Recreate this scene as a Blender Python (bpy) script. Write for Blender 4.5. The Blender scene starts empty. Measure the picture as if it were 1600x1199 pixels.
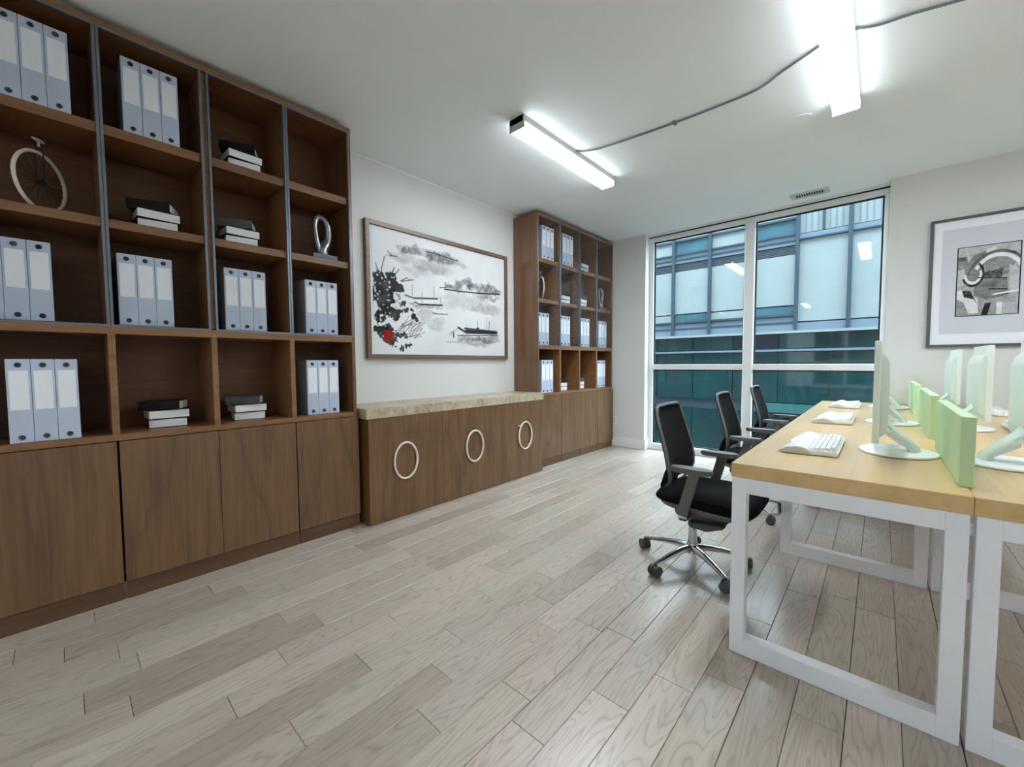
import bpy, bmesh, math, random
import numpy as np
from mathutils import Vector, Matrix

PI = math.pi
random.seed(7)
C = bpy.context.scene.collection
SC = bpy.context.scene

# ------------------------------------------------------------------ camera
F_PX, YAW, PITCH, ROLL = 637.118, 0.734022, 0.0498919, -0.00642506
cam_d = bpy.data.cameras.new('camera')
cam = bpy.data.objects.new('camera', cam_d)
C.objects.link(cam)
cam_d.sensor_fit = 'HORIZONTAL'
cam_d.sensor_width = 36.0
cam_d.lens = F_PX / 1600 * 36.0
cam_d.clip_start = 0.02
cam_d.clip_end = 300
_f = Vector((-math.sin(YAW) * math.cos(PITCH), math.cos(YAW) * math.cos(PITCH), -math.sin(PITCH)))
_r0 = Vector((math.cos(YAW), math.sin(YAW), 0))
_u0 = _r0.cross(_f)
_r = math.cos(ROLL) * _r0 + math.sin(ROLL) * _u0
_u = -math.sin(ROLL) * _r0 + math.cos(ROLL) * _u0
M = Matrix(((_r.x, _u.x, -_f.x, 0), (_r.y, _u.y, -_f.y, 0), (_r.z, _u.z, -_f.z, 1.15), (0, 0, 0, 1)))
cam.matrix_world = M
SC.camera = cam

# ------------------------------------------------------------------ world, lights, exposure
SC.view_settings.view_transform = 'Standard'
SC.view_settings.look = 'None'
SC.view_settings.exposure = 0.45
SC.view_settings.gamma = 1.0
SC.view_settings.use_curve_mapping = False
LAMP = 46.0          # radiance of the fluorescent diffusers
SKY = 12.0
w = bpy.data.worlds.new('overcast_sky')
SC.world = w
w.use_nodes = True
nt = w.node_tree
nt.nodes.clear()
wo = nt.nodes.new('ShaderNodeOutputWorld')
bg = nt.nodes.new('ShaderNodeBackground')
tc = nt.nodes.new('ShaderNodeTexCoord')
sp = nt.nodes.new('ShaderNodeSeparateXYZ')
rp = nt.nodes.new('ShaderNodeValToRGB')
rp.color_ramp.elements[0].position = 0.0
rp.color_ramp.elements[0].color = (0.66, 0.78, 0.84, 1)
rp.color_ramp.elements[1].position = 1.0
rp.color_ramp.elements[1].color = (0.80, 0.92, 1.0, 1)
nt.links.new(tc.outputs['Generated'], sp.inputs[0])
nt.links.new(sp.outputs['Z'], rp.inputs[0])
nt.links.new(rp.outputs[0], bg.inputs[0])
bg.inputs[1].default_value = SKY
nt.links.new(bg.outputs[0], wo.inputs[0])
try:
    SC.cycles.max_bounces = 10
    SC.cycles.diffuse_bounces = 8
    SC.cycles.glossy_bounces = 4
    SC.cycles.transparent_max_bounces = 16
    SC.cycles.sample_clamp_indirect = 6.0
    SC.cycles.caustics_reflective = False
    SC.cycles.caustics_refractive = False
    SC.cycles.use_denoising = True
except Exception:
    pass

# ------------------------------------------------------------------ dimensions of the room (metres)
XW = -3.075      # left wall
YB = 5.10        # window wall, room side
YW = 5.25        # window plane
ZC = 2.79        # ceiling
XR = 4.2         # right wall, out of view
YF = -5.2        # wall behind the photographer


# ------------------------------------------------------------------ materials
def srgb(r, g, b):
    def f(c):
        c /= 255.0
        return c / 12.92 if c <= 0.04045 else ((c + 0.055) / 1.055) ** 2.4
    return (f(r), f(g), f(b), 1)


MATS = {}


def newmat(name):
    m = bpy.data.materials.new(name)
    m.use_nodes = True
    MATS[name] = m
    return m, m.node_tree, m.node_tree.nodes['Principled BSDF']


def coords(nt, scale=(1, 1, 1), rnd=0.0, rot=(0, 0, 0)):
    tc = nt.nodes.new('ShaderNodeTexCoord')
    mp = nt.nodes.new('ShaderNodeMapping')
    mp.inputs['Scale'].default_value = scale
    mp.inputs['Rotation'].default_value = rot
    if rnd:
        oi = nt.nodes.new('ShaderNodeObjectInfo')
        ml = nt.nodes.new('ShaderNodeVectorMath')
        ml.operation = 'MULTIPLY_ADD'
        cb = nt.nodes.new('ShaderNodeCombineXYZ')
        nt.links.new(oi.outputs['Random'], cb.inputs[0])
        nt.links.new(oi.outputs['Random'], cb.inputs[1])
        nt.links.new(oi.outputs['Random'], cb.inputs[2])
        nt.links.new(cb.outputs[0], ml.inputs[0])
        ml.inputs[1].default_value = (rnd, rnd * 1.7, rnd * 0.6)
        nt.links.new(tc.outputs['Object'], ml.inputs[2])
        nt.links.new(ml.outputs[0], mp.inputs[0])
    else:
        nt.links.new(tc.outputs['Object'], mp.inputs[0])
    return mp.outputs[0]


def noise(nt, vec, scale, detail=4, rough=0.55, dist=0.0):
    n = nt.nodes.new('ShaderNodeTexNoise')
    n.inputs['Scale'].default_value = scale
    n.inputs['Detail'].default_value = detail
    n.inputs['Roughness'].default_value = rough
    n.inputs['Distortion'].default_value = dist
    nt.links.new(vec, n.inputs['Vector'])
    return n.outputs['Fac']


def ramp(nt, fac, stops):
    r = nt.nodes.new('ShaderNodeValToRGB')
    e = r.color_ramp.elements
    e[0].position, e[0].color = stops[0]
    e[1].position, e[1].color = stops[-1]
    for p, c in stops[1:-1]:
        x = e.new(p)
        x.color = c
    nt.links.new(fac, r.inputs[0])
    return r.outputs[0]


def mixc(nt, a, b, fac, mode='MIX'):
    m = nt.nodes.new('ShaderNodeMix')
    m.data_type = 'RGBA'
    m.blend_type = mode
    for sock, v in ((m.inputs[6], a), (m.inputs[7], b), (m.inputs[0], fac)):
        if hasattr(v, 'is_output'):
            nt.links.new(v, sock)
        else:
            sock.default_value = v
    return m.outputs[2]


def bump(nt, bs, h, strength=0.2, dist=0.002):
    b = nt.nodes.new('ShaderNodeBump')
    b.inputs['Strength'].default_value = strength
    b.inputs['Distance'].default_value = dist
    nt.links.new(h, b.inputs['Height'])
    nt.links.new(b.outputs[0], bs.inputs['Normal'])


def wear(c, k):
    return (min(1, c[0] * k), min(1, c[1] * k), min(1, c[2] * k), 1)


def plain(name, col, rough=0.5, metal=0.0, var=0.06, scale=6.0, bmp=0.0, bscale=200, coat=0.0, spec=0.5):
    """one-colour surface with a slight noise in tone and, if asked, a fine relief"""
    m, nt, bs = newmat(name)
    v = coords(nt)
    f = noise(nt, v, scale, 3)
    nt.links.new(ramp(nt, f, [(0.3, wear(col, 1 - var)), (0.7, wear(col, 1 + var))]), bs.inputs['Base Color'])
    bs.inputs['Roughness'].default_value = rough
    bs.inputs['Metallic'].default_value = metal
    bs.inputs['Specular IOR Level'].default_value = spec
    if coat:
        bs.inputs['Coat Weight'].default_value = coat
        bs.inputs['Coat Roughness'].default_value = 0.08
    if bmp:
        bump(nt, bs, noise(nt, v, bscale, 3), bmp, 0.001)
    return m


def wood(name, lo, mid, hi, axis='Z', fine=1.0, rough=0.45, coat=0.0, swirl=0.0, rnd=3.0, contrast=1.0):
    """veneer: streaks stretched along one axis, broken by larger cathedral figure"""
    m, nt, bs = newmat(name)
    s = {'X': (0.5, 9, 9), 'Y': (9, 0.5, 9), 'Z': (9, 9, 0.5)}[axis]
    v = coords(nt, s, rnd)
    f1 = noise(nt, v, 5.0 * fine, 6, 0.62, 0.4 + swirl)
    s2 = {'X': (0.35, 2.6, 2.6), 'Y': (2.6, 0.35, 2.6), 'Z': (2.6, 2.6, 0.35)}[axis]
    v2 = coords(nt, s2, rnd)
    big = nt.nodes.new('ShaderNodeTexNoise')
    big.inputs['Scale'].default_value = 1.1
    big.inputs['Detail'].default_value = 2
    big.inputs['Distortion'].default_value = 0.6 + swirl
    nt.links.new(v2, big.inputs['Vector'])
    mu = nt.nodes.new('ShaderNodeMath')
    mu.operation = 'MULTIPLY'
    mu.inputs[1].default_value = 13.0
    nt.links.new(big.outputs['Fac'], mu.inputs[0])
    sn = nt.nodes.new('ShaderNodeMath')
    sn.operation = 'PINGPONG'
    sn.inputs[1].default_value = 1.0
    nt.links.new(mu.outputs[0], sn.inputs[0])
    c1 = ramp(nt, f1, [(0.28, lo), (0.5, mid), (0.72, hi)])
    c2 = ramp(nt, sn.outputs[0], [(0.0, wear(mid, 0.60)), (0.3, wear(mid, .95)), (1.0, wear(mid, 1.15))])
    nt.links.new(mixc(nt, c1, c2, 0.45 * contrast), bs.inputs['Base Color'])
    bs.inputs['Roughness'].default_value = rough
    if coat:
        bs.inputs['Coat Weight'].default_value = coat
        bs.inputs['Coat Roughness'].default_value = 0.12
    bump(nt, bs, f1, 0.12, 0.0008)
    return m


def glassmat(name, tint, refl_rough=0.0, ior=1.5, base=0.0, gain=1.0):
    """clear sheet: see-through with a reflection that grows at a slant"""
    m = bpy.data.materials.new(name)
    m.use_nodes = True
    nt = m.node_tree
    nt.nodes.clear()
    out = nt.nodes.new('ShaderNodeOutputMaterial')
    tr = nt.nodes.new('ShaderNodeBsdfTransparent')
    v = coords(nt)
    f = noise(nt, v, 3, 2)
    nt.links.new(ramp(nt, f, [(0.3, wear(tint, 0.97)), (0.7, tint)]), tr.inputs[0])
    gl = nt.nodes.new('ShaderNodeBsdfGlossy')
    gl.inputs['Roughness'].default_value = refl_rough
    fr = nt.nodes.new('ShaderNodeFresnel')
    fr.inputs['IOR'].default_value = ior
    ad = nt.nodes.new('ShaderNodeMath')
    ad.operation = 'ADD'
    ad.use_clamp = True
    ad.inputs[1].default_value = base
    nt.links.new(fr.outputs[0], ad.inputs[0])
    # only the near face of a sheet mirrors the room
    ge = nt.nodes.new('ShaderNodeNewGeometry')
    iv = nt.nodes.new('ShaderNodeMath')
    iv.operation = 'SUBTRACT'
    iv.inputs[0].default_value = 1.0
    nt.links.new(ge.outputs['Backfacing'], iv.inputs[1])
    fr2 = nt.nodes.new('ShaderNodeMath')
    fr2.operation = 'MULTIPLY'
    gn = nt.nodes.new('ShaderNodeMath')
    gn.operation = 'MULTIPLY'
    gn.inputs[1].default_value = gain
    nt.links.new(ad.outputs[0], gn.inputs[0])
    nt.links.new(gn.outputs[0], fr2.inputs[0])
    nt.links.new(iv.outputs[0], fr2.inputs[1])
    mx = nt.nodes.new('ShaderNodeMixShader')
    nt.links.new(fr2.outputs[0], mx.inputs[0])
    nt.links.new(tr.outputs[0], mx.inputs[1])
    nt.links.new(gl.outputs[0], mx.inputs[2])
    nt.links.new(mx.outputs[0], out.inputs[0])
    MATS[name] = m
    return m


def emit(name, col, strength):
    m, nt, bs = newmat(name)
    bs.inputs['Base Color'].default_value = col
    bs.inputs['Emission Color'].default_value = col
    bs.inputs['Emission Strength'].default_value = strength
    bs.inputs['Roughness'].default_value = 0.4
    return m


def printed(name, rough=0.5):
    """flat print: colour comes from the mesh's own colour attribute"""
    m, nt, bs = newmat(name)
    a = nt.nodes.new('ShaderNodeAttribute')
    a.attribute_name = 'ink'
    nt.links.new(a.outputs['Color'], bs.inputs['Base Color'])
    bs.inputs['Roughness'].default_value = rough
    bs.inputs['Specular IOR Level'].default_value = 0.2
    return m


WALL = plain('wall_paint', srgb(216, 217, 216), 0.75, var=0.015, scale=2.0, bmp=0.25, bscale=160)
CEIL = plain('ceiling_paint', srgb(234, 243, 246), 0.8, var=0.015, scale=2.0, bmp=0.25, bscale=160)
TRIM = plain('trim_paint', srgb(232, 234, 236), 0.4, var=0.01)
WFRAME = plain('window_frame_paint', srgb(226, 228, 230), 0.35, var=0.015)
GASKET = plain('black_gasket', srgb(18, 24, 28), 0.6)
WGLASS = glassmat('window_glass', (0.93, 0.97, 0.98, 1), 0.0, 1.5)
DOORWOOD = wood('walnut_door_veneer', srgb(70, 47, 28), srgb(108, 78, 50), srgb(140, 105, 72), 'Z', 1.0, 0.42, coat=0.15, contrast=1.35)
CARCASS = wood('walnut_carcass_veneer', srgb(104, 70, 42), srgb(130, 91, 58), srgb(146, 105, 70), 'Y', 0.7, 0.42, coat=0.1, contrast=0.5)
SIDEWOOD = wood('walnut_side_veneer', srgb(94, 63, 40), srgb(112, 78, 52), srgb(126, 90, 62), 'Z', 0.6, 0.3, coat=0.5, contrast=0.5)
BACKWOOD = wood('dark_walnut_back', srgb(74, 44, 22), srgb(102, 64, 34), srgb(128, 84, 48), 'Y', 1.3, 0.55, swirl=1.4)
KICKWOOD = wood('walnut_kickboard', srgb(74, 50, 33), srgb(92, 64, 43), srgb(104, 74, 50), 'Y', 0.6, 0.5, contrast=0.4)
DOORFRAME = plain('grey_door_frame', srgb(112, 118, 128), 0.35, 0.6)
CABGLASS = glassmat('cabinet_glass', (0.985, 0.985, 0.985, 1), 0.0, 1.8, -0.096, 3.0)
BINDER = plain('grey_blue_binder_board', srgb(186, 198, 219), 0.45, var=0.03, scale=20)
BINDSIDE = plain('binder_board_side', srgb(150, 160, 182), 0.5, var=0.05, scale=60)
BLABEL = plain('white_spine_label', srgb(240, 244, 250), 0.55, var=0.01)
RINGM = plain('binder_ring_metal', srgb(96, 102, 112), 0.25, 0.8)
RINGHOLE = plain('finger_hole_dark', srgb(36, 40, 48), 0.6)
PAPER = plain('paper_edges', srgb(238, 239, 240), 0.7, var=0.05, scale=120)
BCOVER = plain('black_book_cover', srgb(12, 11, 12), 0.6, spec=.25)
GCOVER = plain('grey_book_cover', srgb(78, 80, 82), 0.6, spec=.25)
SILVER = plain('brushed_silver', srgb(140, 143, 146), 0.28, 0.85, var=0.12, scale=14)
GREYBLOCK = plain('grey_stone_block', srgb(108, 116, 126), 0.5)
IVORY = plain('ivory_ring', srgb(226, 215, 200), 0.35, var=0.03)
SPOKE = plain('dark_spoke', srgb(34, 26, 20), 0.4, 0.5)
WHITEPL = plain('white_plastic', srgb(238, 240, 242), 0.3, var=0.01)
GREYPL = plain('light_grey_plastic', srgb(196, 200, 206), 0.4, var=0.02)
CHAIRFR = plain('grey_chair_plastic', srgb(96, 94, 94), 0.45)
CHAIRDK = plain('dark_grey_plastic', srgb(66, 67, 69), 0.45)
BLACKMESH = plain('black_mesh_fabric', srgb(16, 15, 17), 0.9, var=0.2, scale=30, bmp=0.6, bscale=700, spec=0.2)
SEATFAB = plain('black_seat_fabric', srgb(14, 14, 15), 0.95, var=0.25, scale=14, bmp=0.5, bscale=500, spec=0.15)
CHROME = plain('chrome', srgb(205, 206, 208), 0.12, 1.0, var=0.03)
DESKTOP = wood('pale_maple_top', srgb(192, 158, 106), srgb(203, 170, 118), srgb(212, 182, 131), 'Y', 0.5, 0.28, coat=0.25, contrast=0.3)
DESKWHITE = plain('white_powder_coat', srgb(236, 239, 246), 0.4, var=0.01)
GREEN = plain('pale_green_felt', srgb(186, 216, 172), 0.7, var=0.03, bmp=0.2, bscale=400)
HOUSING = plain('white_fixture_metal', srgb(176, 178, 178), 0.5, var=0.02)
DIFFUSER = emit('lit_diffuser', (0.865, 0.94, 1.0, 1), LAMP)
SIDELENS = emit('side_lens_glow', (0.90, 0.95, 1.0, 1), LAMP * 0.17)
CONDUIT = plain('steel_conduit', srgb(128, 134, 138), 0.4, 0.7)
VENTM = plain('vent_metal', srgb(196, 200, 200), 0.5)
VENTDK = plain('vent_dark', srgb(8, 9, 10), 0.8)
FRAMEWOOD = wood('brown_picture_frame', srgb(92, 72, 56), srgb(112, 90, 72), srgb(128, 106, 88), 'Y', 0.8, 0.35, contrast=0.4)
GREYFRAME = plain('grey_picture_frame', srgb(82, 84, 86), 0.45)
MATBOARD = plain('white_mat_board', srgb(240, 242, 248), 0.7, var=0.005)
MATGREY = plain('pale_grey_mat', srgb(208, 212, 222), 0.7, var=0.01)
INK = printed('ink_print', 0.55)


def acrylic():
    m, nt, bs = newmat('frosted_pale_green_acrylic')
    v = coords(nt)
    f = noise(nt, v, 4, 2)
    nt.links.new(ramp(nt, f, [(0.3, srgb(243, 247, 245)), (0.7, srgb(247, 250, 248))]), bs.inputs['Base Color'])
    bs.inputs['Roughness'].default_value = 0.25
    out = nt.nodes['Material Output']
    tr = nt.nodes.new('ShaderNodeBsdfTransparent')
    tr.inputs[0].default_value = (0.94, 0.98, 0.95, 1)
    tl = nt.nodes.new('ShaderNodeBsdfTranslucent')
    tl.inputs[0].default_value = srgb(240, 250, 244)
    m1 = nt.nodes.new('ShaderNodeMixShader')
    m1.inputs[0].default_value = 0.3
    nt.links.new(bs.outputs[0], m1.inputs[1])
    nt.links.new(tl.outputs[0], m1.inputs[2])
    m2 = nt.nodes.new('ShaderNodeMixShader')
    m2.inputs[0].default_value = 0.07
    nt.links.new(m1.outputs[0], m2.inputs[1])
    nt.links.new(tr.outputs[0], m2.inputs[2])
    nt.links.new(m2.outputs[0], out.inputs[0])
    return m


ACRYLIC = acrylic()


def granite():
    m, nt, bs = newmat('beige_granite')
    v = coords(nt, (1, 1, 1))
    f1 = noise(nt, v, 26, 6, 0.7)
    f2 = noise(nt, v, 5, 3, 0.5, 0.5)
    c1 = ramp(nt, f1, [(0.34, srgb(120, 104, 84)), (0.48, srgb(176, 160, 134)), (0.66, srgb(206, 194, 170))])
    c2 = ramp(nt, f2, [(0.35, srgb(154, 140, 118)), (0.65, srgb(204, 194, 172))])
    nt.links.new(mixc(nt, c1, c2, 0.45), bs.inputs['Base Color'])
    bs.inputs['Roughness'].default_value = 0.3
    return m


GRANITE = granite()


def plankmat():
    m, nt, bs = newmat('whitewashed_oak_plank')
    oi = nt.nodes.new('ShaderNodeObjectInfo')
    # cathedral figure: distorted bands along the board
    v = coords(nt, (8.0, 0.9, 1), 17.0)
    n = nt.nodes.new('ShaderNodeTexNoise')
    n.inputs['Scale'].default_value = 1.6
    n.inputs['Detail'].default_value = 1.5
    n.inputs['Distortion'].default_value = 0.5
    nt.links.new(v, n.inputs['Vector'])
    mu = nt.nodes.new('ShaderNodeMath')
    mu.operation = 'MULTIPLY'
    mu.inputs[1].default_value = 27.0
    nt.links.new(n.outputs['Fac'], mu.inputs[0])
    pp = nt.nodes.new('ShaderNodeMath')
    pp.operation = 'PINGPONG'
    pp.inputs[1].default_value = 1.0
    nt.links.new(mu.outputs[0], pp.inputs[0])
    v2 = coords(nt, (60, 3.0, 1), 9.0)
    fine = noise(nt, v2, 3.0, 5, 0.6)
    tone = ramp(nt, oi.outputs['Random'], [(0.0, srgb(172, 159, 146)), (0.2, srgb(182, 172, 160)), (0.4, srgb(190, 176, 165)), (0.6, srgb(186, 178, 164)), (0.8, srgb(197, 183, 172)), (1.0, srgb(200, 191, 178))])
    fig = ramp(nt, pp.outputs[0], [(0.0, (0.52, 0.49, 0.45, 1)), (0.28, (0.88, 0.88, 0.87, 1)), (1.0, (1, 1, 1, 1))])
    fin = ramp(nt, fine, [(0.3, (0.86, 0.85, 0.84, 1)), (0.7, (1.05, 1.05, 1.05, 1))])
    a = mixc(nt, tone, fig, 0.55, 'MULTIPLY')
    nt.links.new(mixc(nt, a, fin, 0.8, 'MULTIPLY'), bs.inputs['Base Color'])
    bs.inputs['Roughness'].default_value = 0.30
    bs.inputs['Coat Weight'].default_value = 0.35
    bs.inputs['Coat Roughness'].default_value = 0.22
    bump(nt, bs, fine, 0.15, 0.001)
    return m


PLANK = plankmat()
SUBFLOOR = plain('dark_subfloor', srgb(40, 36, 32), 0.8)

# ------------------------------------------------------------------ mesh and object helpers
ORG = {}


def box(bm, x0, x1, y0, y1, z0, z1, bev=0.0, seg=1):
    if x0 > x1: x0, x1 = x1, x0
    if y0 > y1: y0, y1 = y1, y0
    if z0 > z1: z0, z1 = z1, z0
    r = bmesh.ops.create_cube(bm, size=1.0)
    vs = r['verts']
    for v in vs:
        v.co.x = x0 + (v.co.x + .5) * (x1 - x0)
        v.co.y = y0 + (v.co.y + .5) * (y1 - y0)
        v.co.z = z0 + (v.co.z + .5) * (z1 - z0)
    if bev > 0:
        es = list({e for v in vs for e in v.link_edges})
        bmesh.ops.bevel(bm, geom=es, offset=bev, segments=seg, affect='EDGES', profile=0.6)
    return bm


def bx(*a, **k):
    return box(bmesh.new(), *a, **k)


def cyl(bm, p0, p1, r0, r1=None, seg=16, caps=True):
    r1 = r0 if r1 is None else r1
    p0, p1 = Vector(p0), Vector(p1)
    d = p1 - p0
    q = Vector((0, 0, 1)).rotation_difference(d.normalized()) if d.length else None
    mat = Matrix.Translation((p0 + p1) / 2) @ q.to_matrix().to_4x4()
    bmesh.ops.create_cone(bm, cap_ends=caps, segments=seg, radius1=r0, radius2=r1, depth=d.length, matrix=mat)
    return bm


def tube(bm, pts, rad, seg=8, closed=False, flat=None):
    """sweep a circle (or ellipse flat=(a,b), b along world-up-ish) along points"""
    pts = [Vector(p) for p in pts]
    n = len(pts)
    rings = []
    prev = None
    for i, p in enumerate(pts):
        if closed:
            t = pts[(i + 1) % n] - pts[i - 1]
        else:
            t = pts[min(i + 1, n - 1)] - pts[max(i - 1, 0)]
        t.normalize()
        if prev is None:
            ref = Vector((0, 0, 1)) if abs(t.z) < 0.9 else Vector((0, 1, 0))
            a = t.cross(ref).normalized()
        else:
            a = (prev - t * prev.dot(t)).normalized()
        prev = a
        b = a.cross(t).normalized()
        r = rad[i] if isinstance(rad, (list, tuple)) else rad
        ra, rb = (r, r) if flat is None else (r * flat[0], r * flat[1])
        rings.append([bm.verts.new(p + a * (ra * math.cos(2 * PI * k / seg)) + b * (rb * math.sin(2 * PI * k / seg))) for k in range(seg)])
    m = n if closed else n - 1
    for i in range(m):
        A, B = rings[i], rings[(i + 1) % n]
        for k in range(seg):
            bm.faces.new((A[k], A[(k + 1) % seg], B[(k + 1) % seg], B[k]))
    if not closed:
        bm.faces.new(rings[0][::-1])
        bm.faces.new(rings[-1])
    return bm


def prism(bm, poly, lo, hi, axis='y', bev=0.0):
    """extrude a 2-D outline; axis y: poly is (x,z); axis x: (y,z); axis z: (x,y)"""
    def P(a, b, h):
        return {'y': (a, h, b), 'x': (h, a, b), 'z': (a, b, h)}[axis]
    A = [bm.verts.new(P(a, b, lo)) for a, b in poly]
    B = [bm.verts.new(P(a, b, hi)) for a, b in poly]
    n = len(poly)
    bm.faces.new(A[::-1])
    bm.faces.new(B)
    for i in range(n):
        bm.faces.new((A[i], A[(i + 1) % n], B[(i + 1) % n], B[i]))
    if bev:
        bmesh.ops.bevel(bm, geom=list({e for v in A + B for e in v.link_edges}), offset=bev, segments=2, affect='EDGES')
    return bm


def thing(name, label, cat, loc, group=None, kind=None):
    o = bpy.data.objects.new(name, None)
    o.empty_display_size = 0.1
    o.location = loc
    C.objects.link(o)
    ORG[o] = Vector(loc)
    o['label'] = label
    if cat: o['category'] = cat
    if group: o['group'] = group
    if kind: o['kind'] = kind
    return o


def obj(name, bm, mat, parent=None, label=None, smooth=False, local=False, kind=None):
    """link a mesh built in world coordinates (or, local=True, in its thing's) as one object"""
    me = bpy.data.meshes.new(name)
    bmesh.ops.recalc_face_normals(bm, faces=bm.faces)
    bm.to_mesh(me)
    bm.free()
    mats = mat if isinstance(mat, (list, tuple)) else [mat]
    for m in mats:
        me.materials.append(m)
    o = bpy.data.objects.new(name, me)
    C.objects.link(o)
    if parent is not None:
        org = ORG[parent]
        if not local:
            me.transform(Matrix.Translation(-org))
        o.parent = parent
        ORG[o] = org
    else:
        ORG[o] = Vector((0, 0, 0))
    if smooth:
        for p in me.polygons:
            p.use_smooth = True
        try:
            me.set_sharp_from_angle(angle=math.radians(38))
        except Exception:
            pass
    if label: o['label'] = label
    if kind: o['kind'] = kind
    return o


def recentre(o):
    """put a single-mesh thing's origin at its base"""
    me = o.data
    cs = [v.co for v in me.vertices]
    c = Vector(((min(v.x for v in cs) + max(v.x for v in cs)) / 2, (min(v.y for v in cs) + max(v.y for v in cs)) / 2, min(v.z for v in cs)))
    me.transform(Matrix.Translation(-c))
    o.location = c
    return o


def tag(o, label, cat, group=None, kind=None):
    o['label'] = label
    o['category'] = cat
    if group: o['group'] = group
    if kind: o['kind'] = kind
    return o


def struct(name, bm, mat, label, parent=None, cat=None, smooth=False):
    o = obj(name, bm, mat, parent, label, smooth)
    if parent is None:
        o['kind'] = 'structure'
        if cat: o['category'] = cat
    return o


def kids(o):
    return [c for c in o.children]


def copy_tree(o, parent=None):
    c = o.copy()
    C.objects.link(c)
    if parent is not None:
        c.parent = parent
    for ch in list(o.children):
        copy_tree(ch, c)
    return c


def dup(root, loc, label, group=None, rotz=None):
    r = copy_tree(root)
    r.location = loc
    r['label'] = label
    if group: r['group'] = group
    if rotz is not None: r.rotation_euler = (0, 0, rotz)
    return r

# ================================================================== SETTING
# ---- floor: dark subfloor slab with each oak plank laid on it
floor = struct('floor', bx(XW - .2, XR, YF, YW + .1, -0.12, -0.008), SUBFLOOR, 'whitewashed oak plank floor of the office', cat='floor')
PW = 0.13327
X_SEAM0 = 0.215
KNOWN = {15: (.737, 1.358), 14: (.54, 1.16), 13: (.962, 1.579), 12: (.74, 1.373), 11: (.45, 1.074), 10: (.908, 1.53),
         9: (.75, 1.381), 8: (.41, 1.028), 7: (.93, 1.545), 6: (.60, 1.21)}


def in_frame(x, y, z=0.0):
    d = Vector((x, y, z - 1.15))
    zz = d.dot(_f)
    if zz < .05: return None
    return (800 + F_PX * d.dot(_r) / zz, 599.5 - F_PX * d.dot(_u) / zz)


def planks():
    """rows of boards along the room; the boards that show largest are parts, the rest one mass"""
    rnd = random.Random(11)
    todo = []
    for k in range(-31, 22 + 3):
        xa = X_SEAM0 - (k + 1) * PW
        xb = X_SEAM0 - k * PW
        if xb < XW + .02 or xa > XR - .02: continue
        xa = max(xa, XW)
        ends = list(KNOWN.get(k, ()))
        if not ends:
            e = rnd.uniform(0, .62)
            ends = [e, e + .62]
        step = lambda: rnd.choice((.60, .62, .62, .64, .48, .75, .93))
        while ends[-1] < YW + .1: ends.append(ends[-1] + step())
        while ends[0] > YF: ends.insert(0, ends[0] - step())
        ends[-1] = YW + .1
        ends[0] = YF
        for a, b in zip(ends, ends[1:]):
            if b - a > .03: todo.append((xa, xb, a, b, k))
    seen, rest = [], []
    for t in todo:
        xa, xb, a, b, k = t
        best = 0
        for fx in (0.1, .5, .9):
            for fy in (0.02, .25, .5, .75, .98):
                q = in_frame(xa + (xb - xa) * fx, a + (b - a) * fy)
                if q and -15 < q[0] < 1615 and -10 < q[1] < 1210: best += 1
        hid = xb < -2.70 or (xb < -2.62 and a > 1.43 and b < 3.40)
        if best and not hid:
            d = math.hypot((xa + xb) / 2, (a + b) / 2)
            seen.append((best * (b - a) / (d * d * d), t))
        else:
            rest.append(t)
    seen.sort(key=lambda s: -s[0])
    rest += [t for s, t in seen[298:]]
    seen = [t for s, t in seen[:298]]
    dark = {13: .0026, 7: .0022, -1: .0022, 1: .0018, 3: .0016}

    def one(bm, t, jit):
        xa, xb, a, b, k = t
        g1 = dark.get(k, .0011 if k < 7 else .0006)
        # the long gap lies on the low-x side of the board
        box(bm, xa + g1, xb - .0005, a + .0009, b - .0009, -0.008, jit, 0.0012)
    for t in seen:
        bm = bmesh.new()
        one(bm, t, rnd.uniform(-.0006, .0004))
        obj('plank', bm, PLANK, floor)
    bm = bmesh.new()
    for t in rest: one(bm, t, 0)
    obj('outer_planks', bm, PLANK, floor, kind='stuff')


planks()

# ---- walls and ceiling
struct('ceiling', bx(XW - .2, XR, YF, YW + .12, ZC, ZC + .15), CEIL, 'plain off-white ceiling over the office', cat='ceiling')
struct('wall_left', bx(XW - .15, XW, YF, YW + .12, 0, ZC), WALL, 'pale grey wall behind the bookcases and ink painting', cat='wall')
struct('wall_right', bx(XR, XR + .15, YF, YW + .12, -.1, ZC), WALL, 'pale wall at the right, beyond the desks', cat='wall')
struct('wall_front', bx(XW - .15, XR, YF - .15, YF, -.1, ZC), WALL, 'pale wall behind the viewer', cat='wall')
WX0, WX1, WZ0, WZ1 = -2.275, .025, .03, 2.765
bm = bmesh.new()
box(bm, XW, WX0, YB, YW + .12, 0, ZC)
box(bm, WX1, XR, YB, YW + .12, 0, ZC)
box(bm, WX0, WX1, YB + .09, YW + .12, WZ1, ZC)
struct('wall_back', bm, WALL, 'pale grey wall around the tall window', cat='wall')
bm = bmesh.new()
box(bm, XW, WX0 + .012, YB - .012, YB, 0, .125, .003)
box(bm, XW, WX0 + .014, YB - .015, YB, .125, .135, .003)
box(bm, WX0, WX0 + .012, YB - .012, YW - .03, 0, .125, .003)
box(bm, WX0, WX0 + .014, YB - .015, YW - .03, .125, .135, .003)
struct('baseboard_back', bm, TRIM, 'white baseboard on the wall left of the window', cat='baseboard')
struct('baseboard_back', bx(WX1, XR, YB - .012, YB, 0, .135, .003), TRIM, 'white baseboard on the wall right of the window', cat='baseboard')
struct('baseboard_left', bx(XW, XW + .012, YF, -.30, 0, .135, .003), TRIM, 'white baseboard on the left wall behind the viewer', cat='baseboard')
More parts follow.
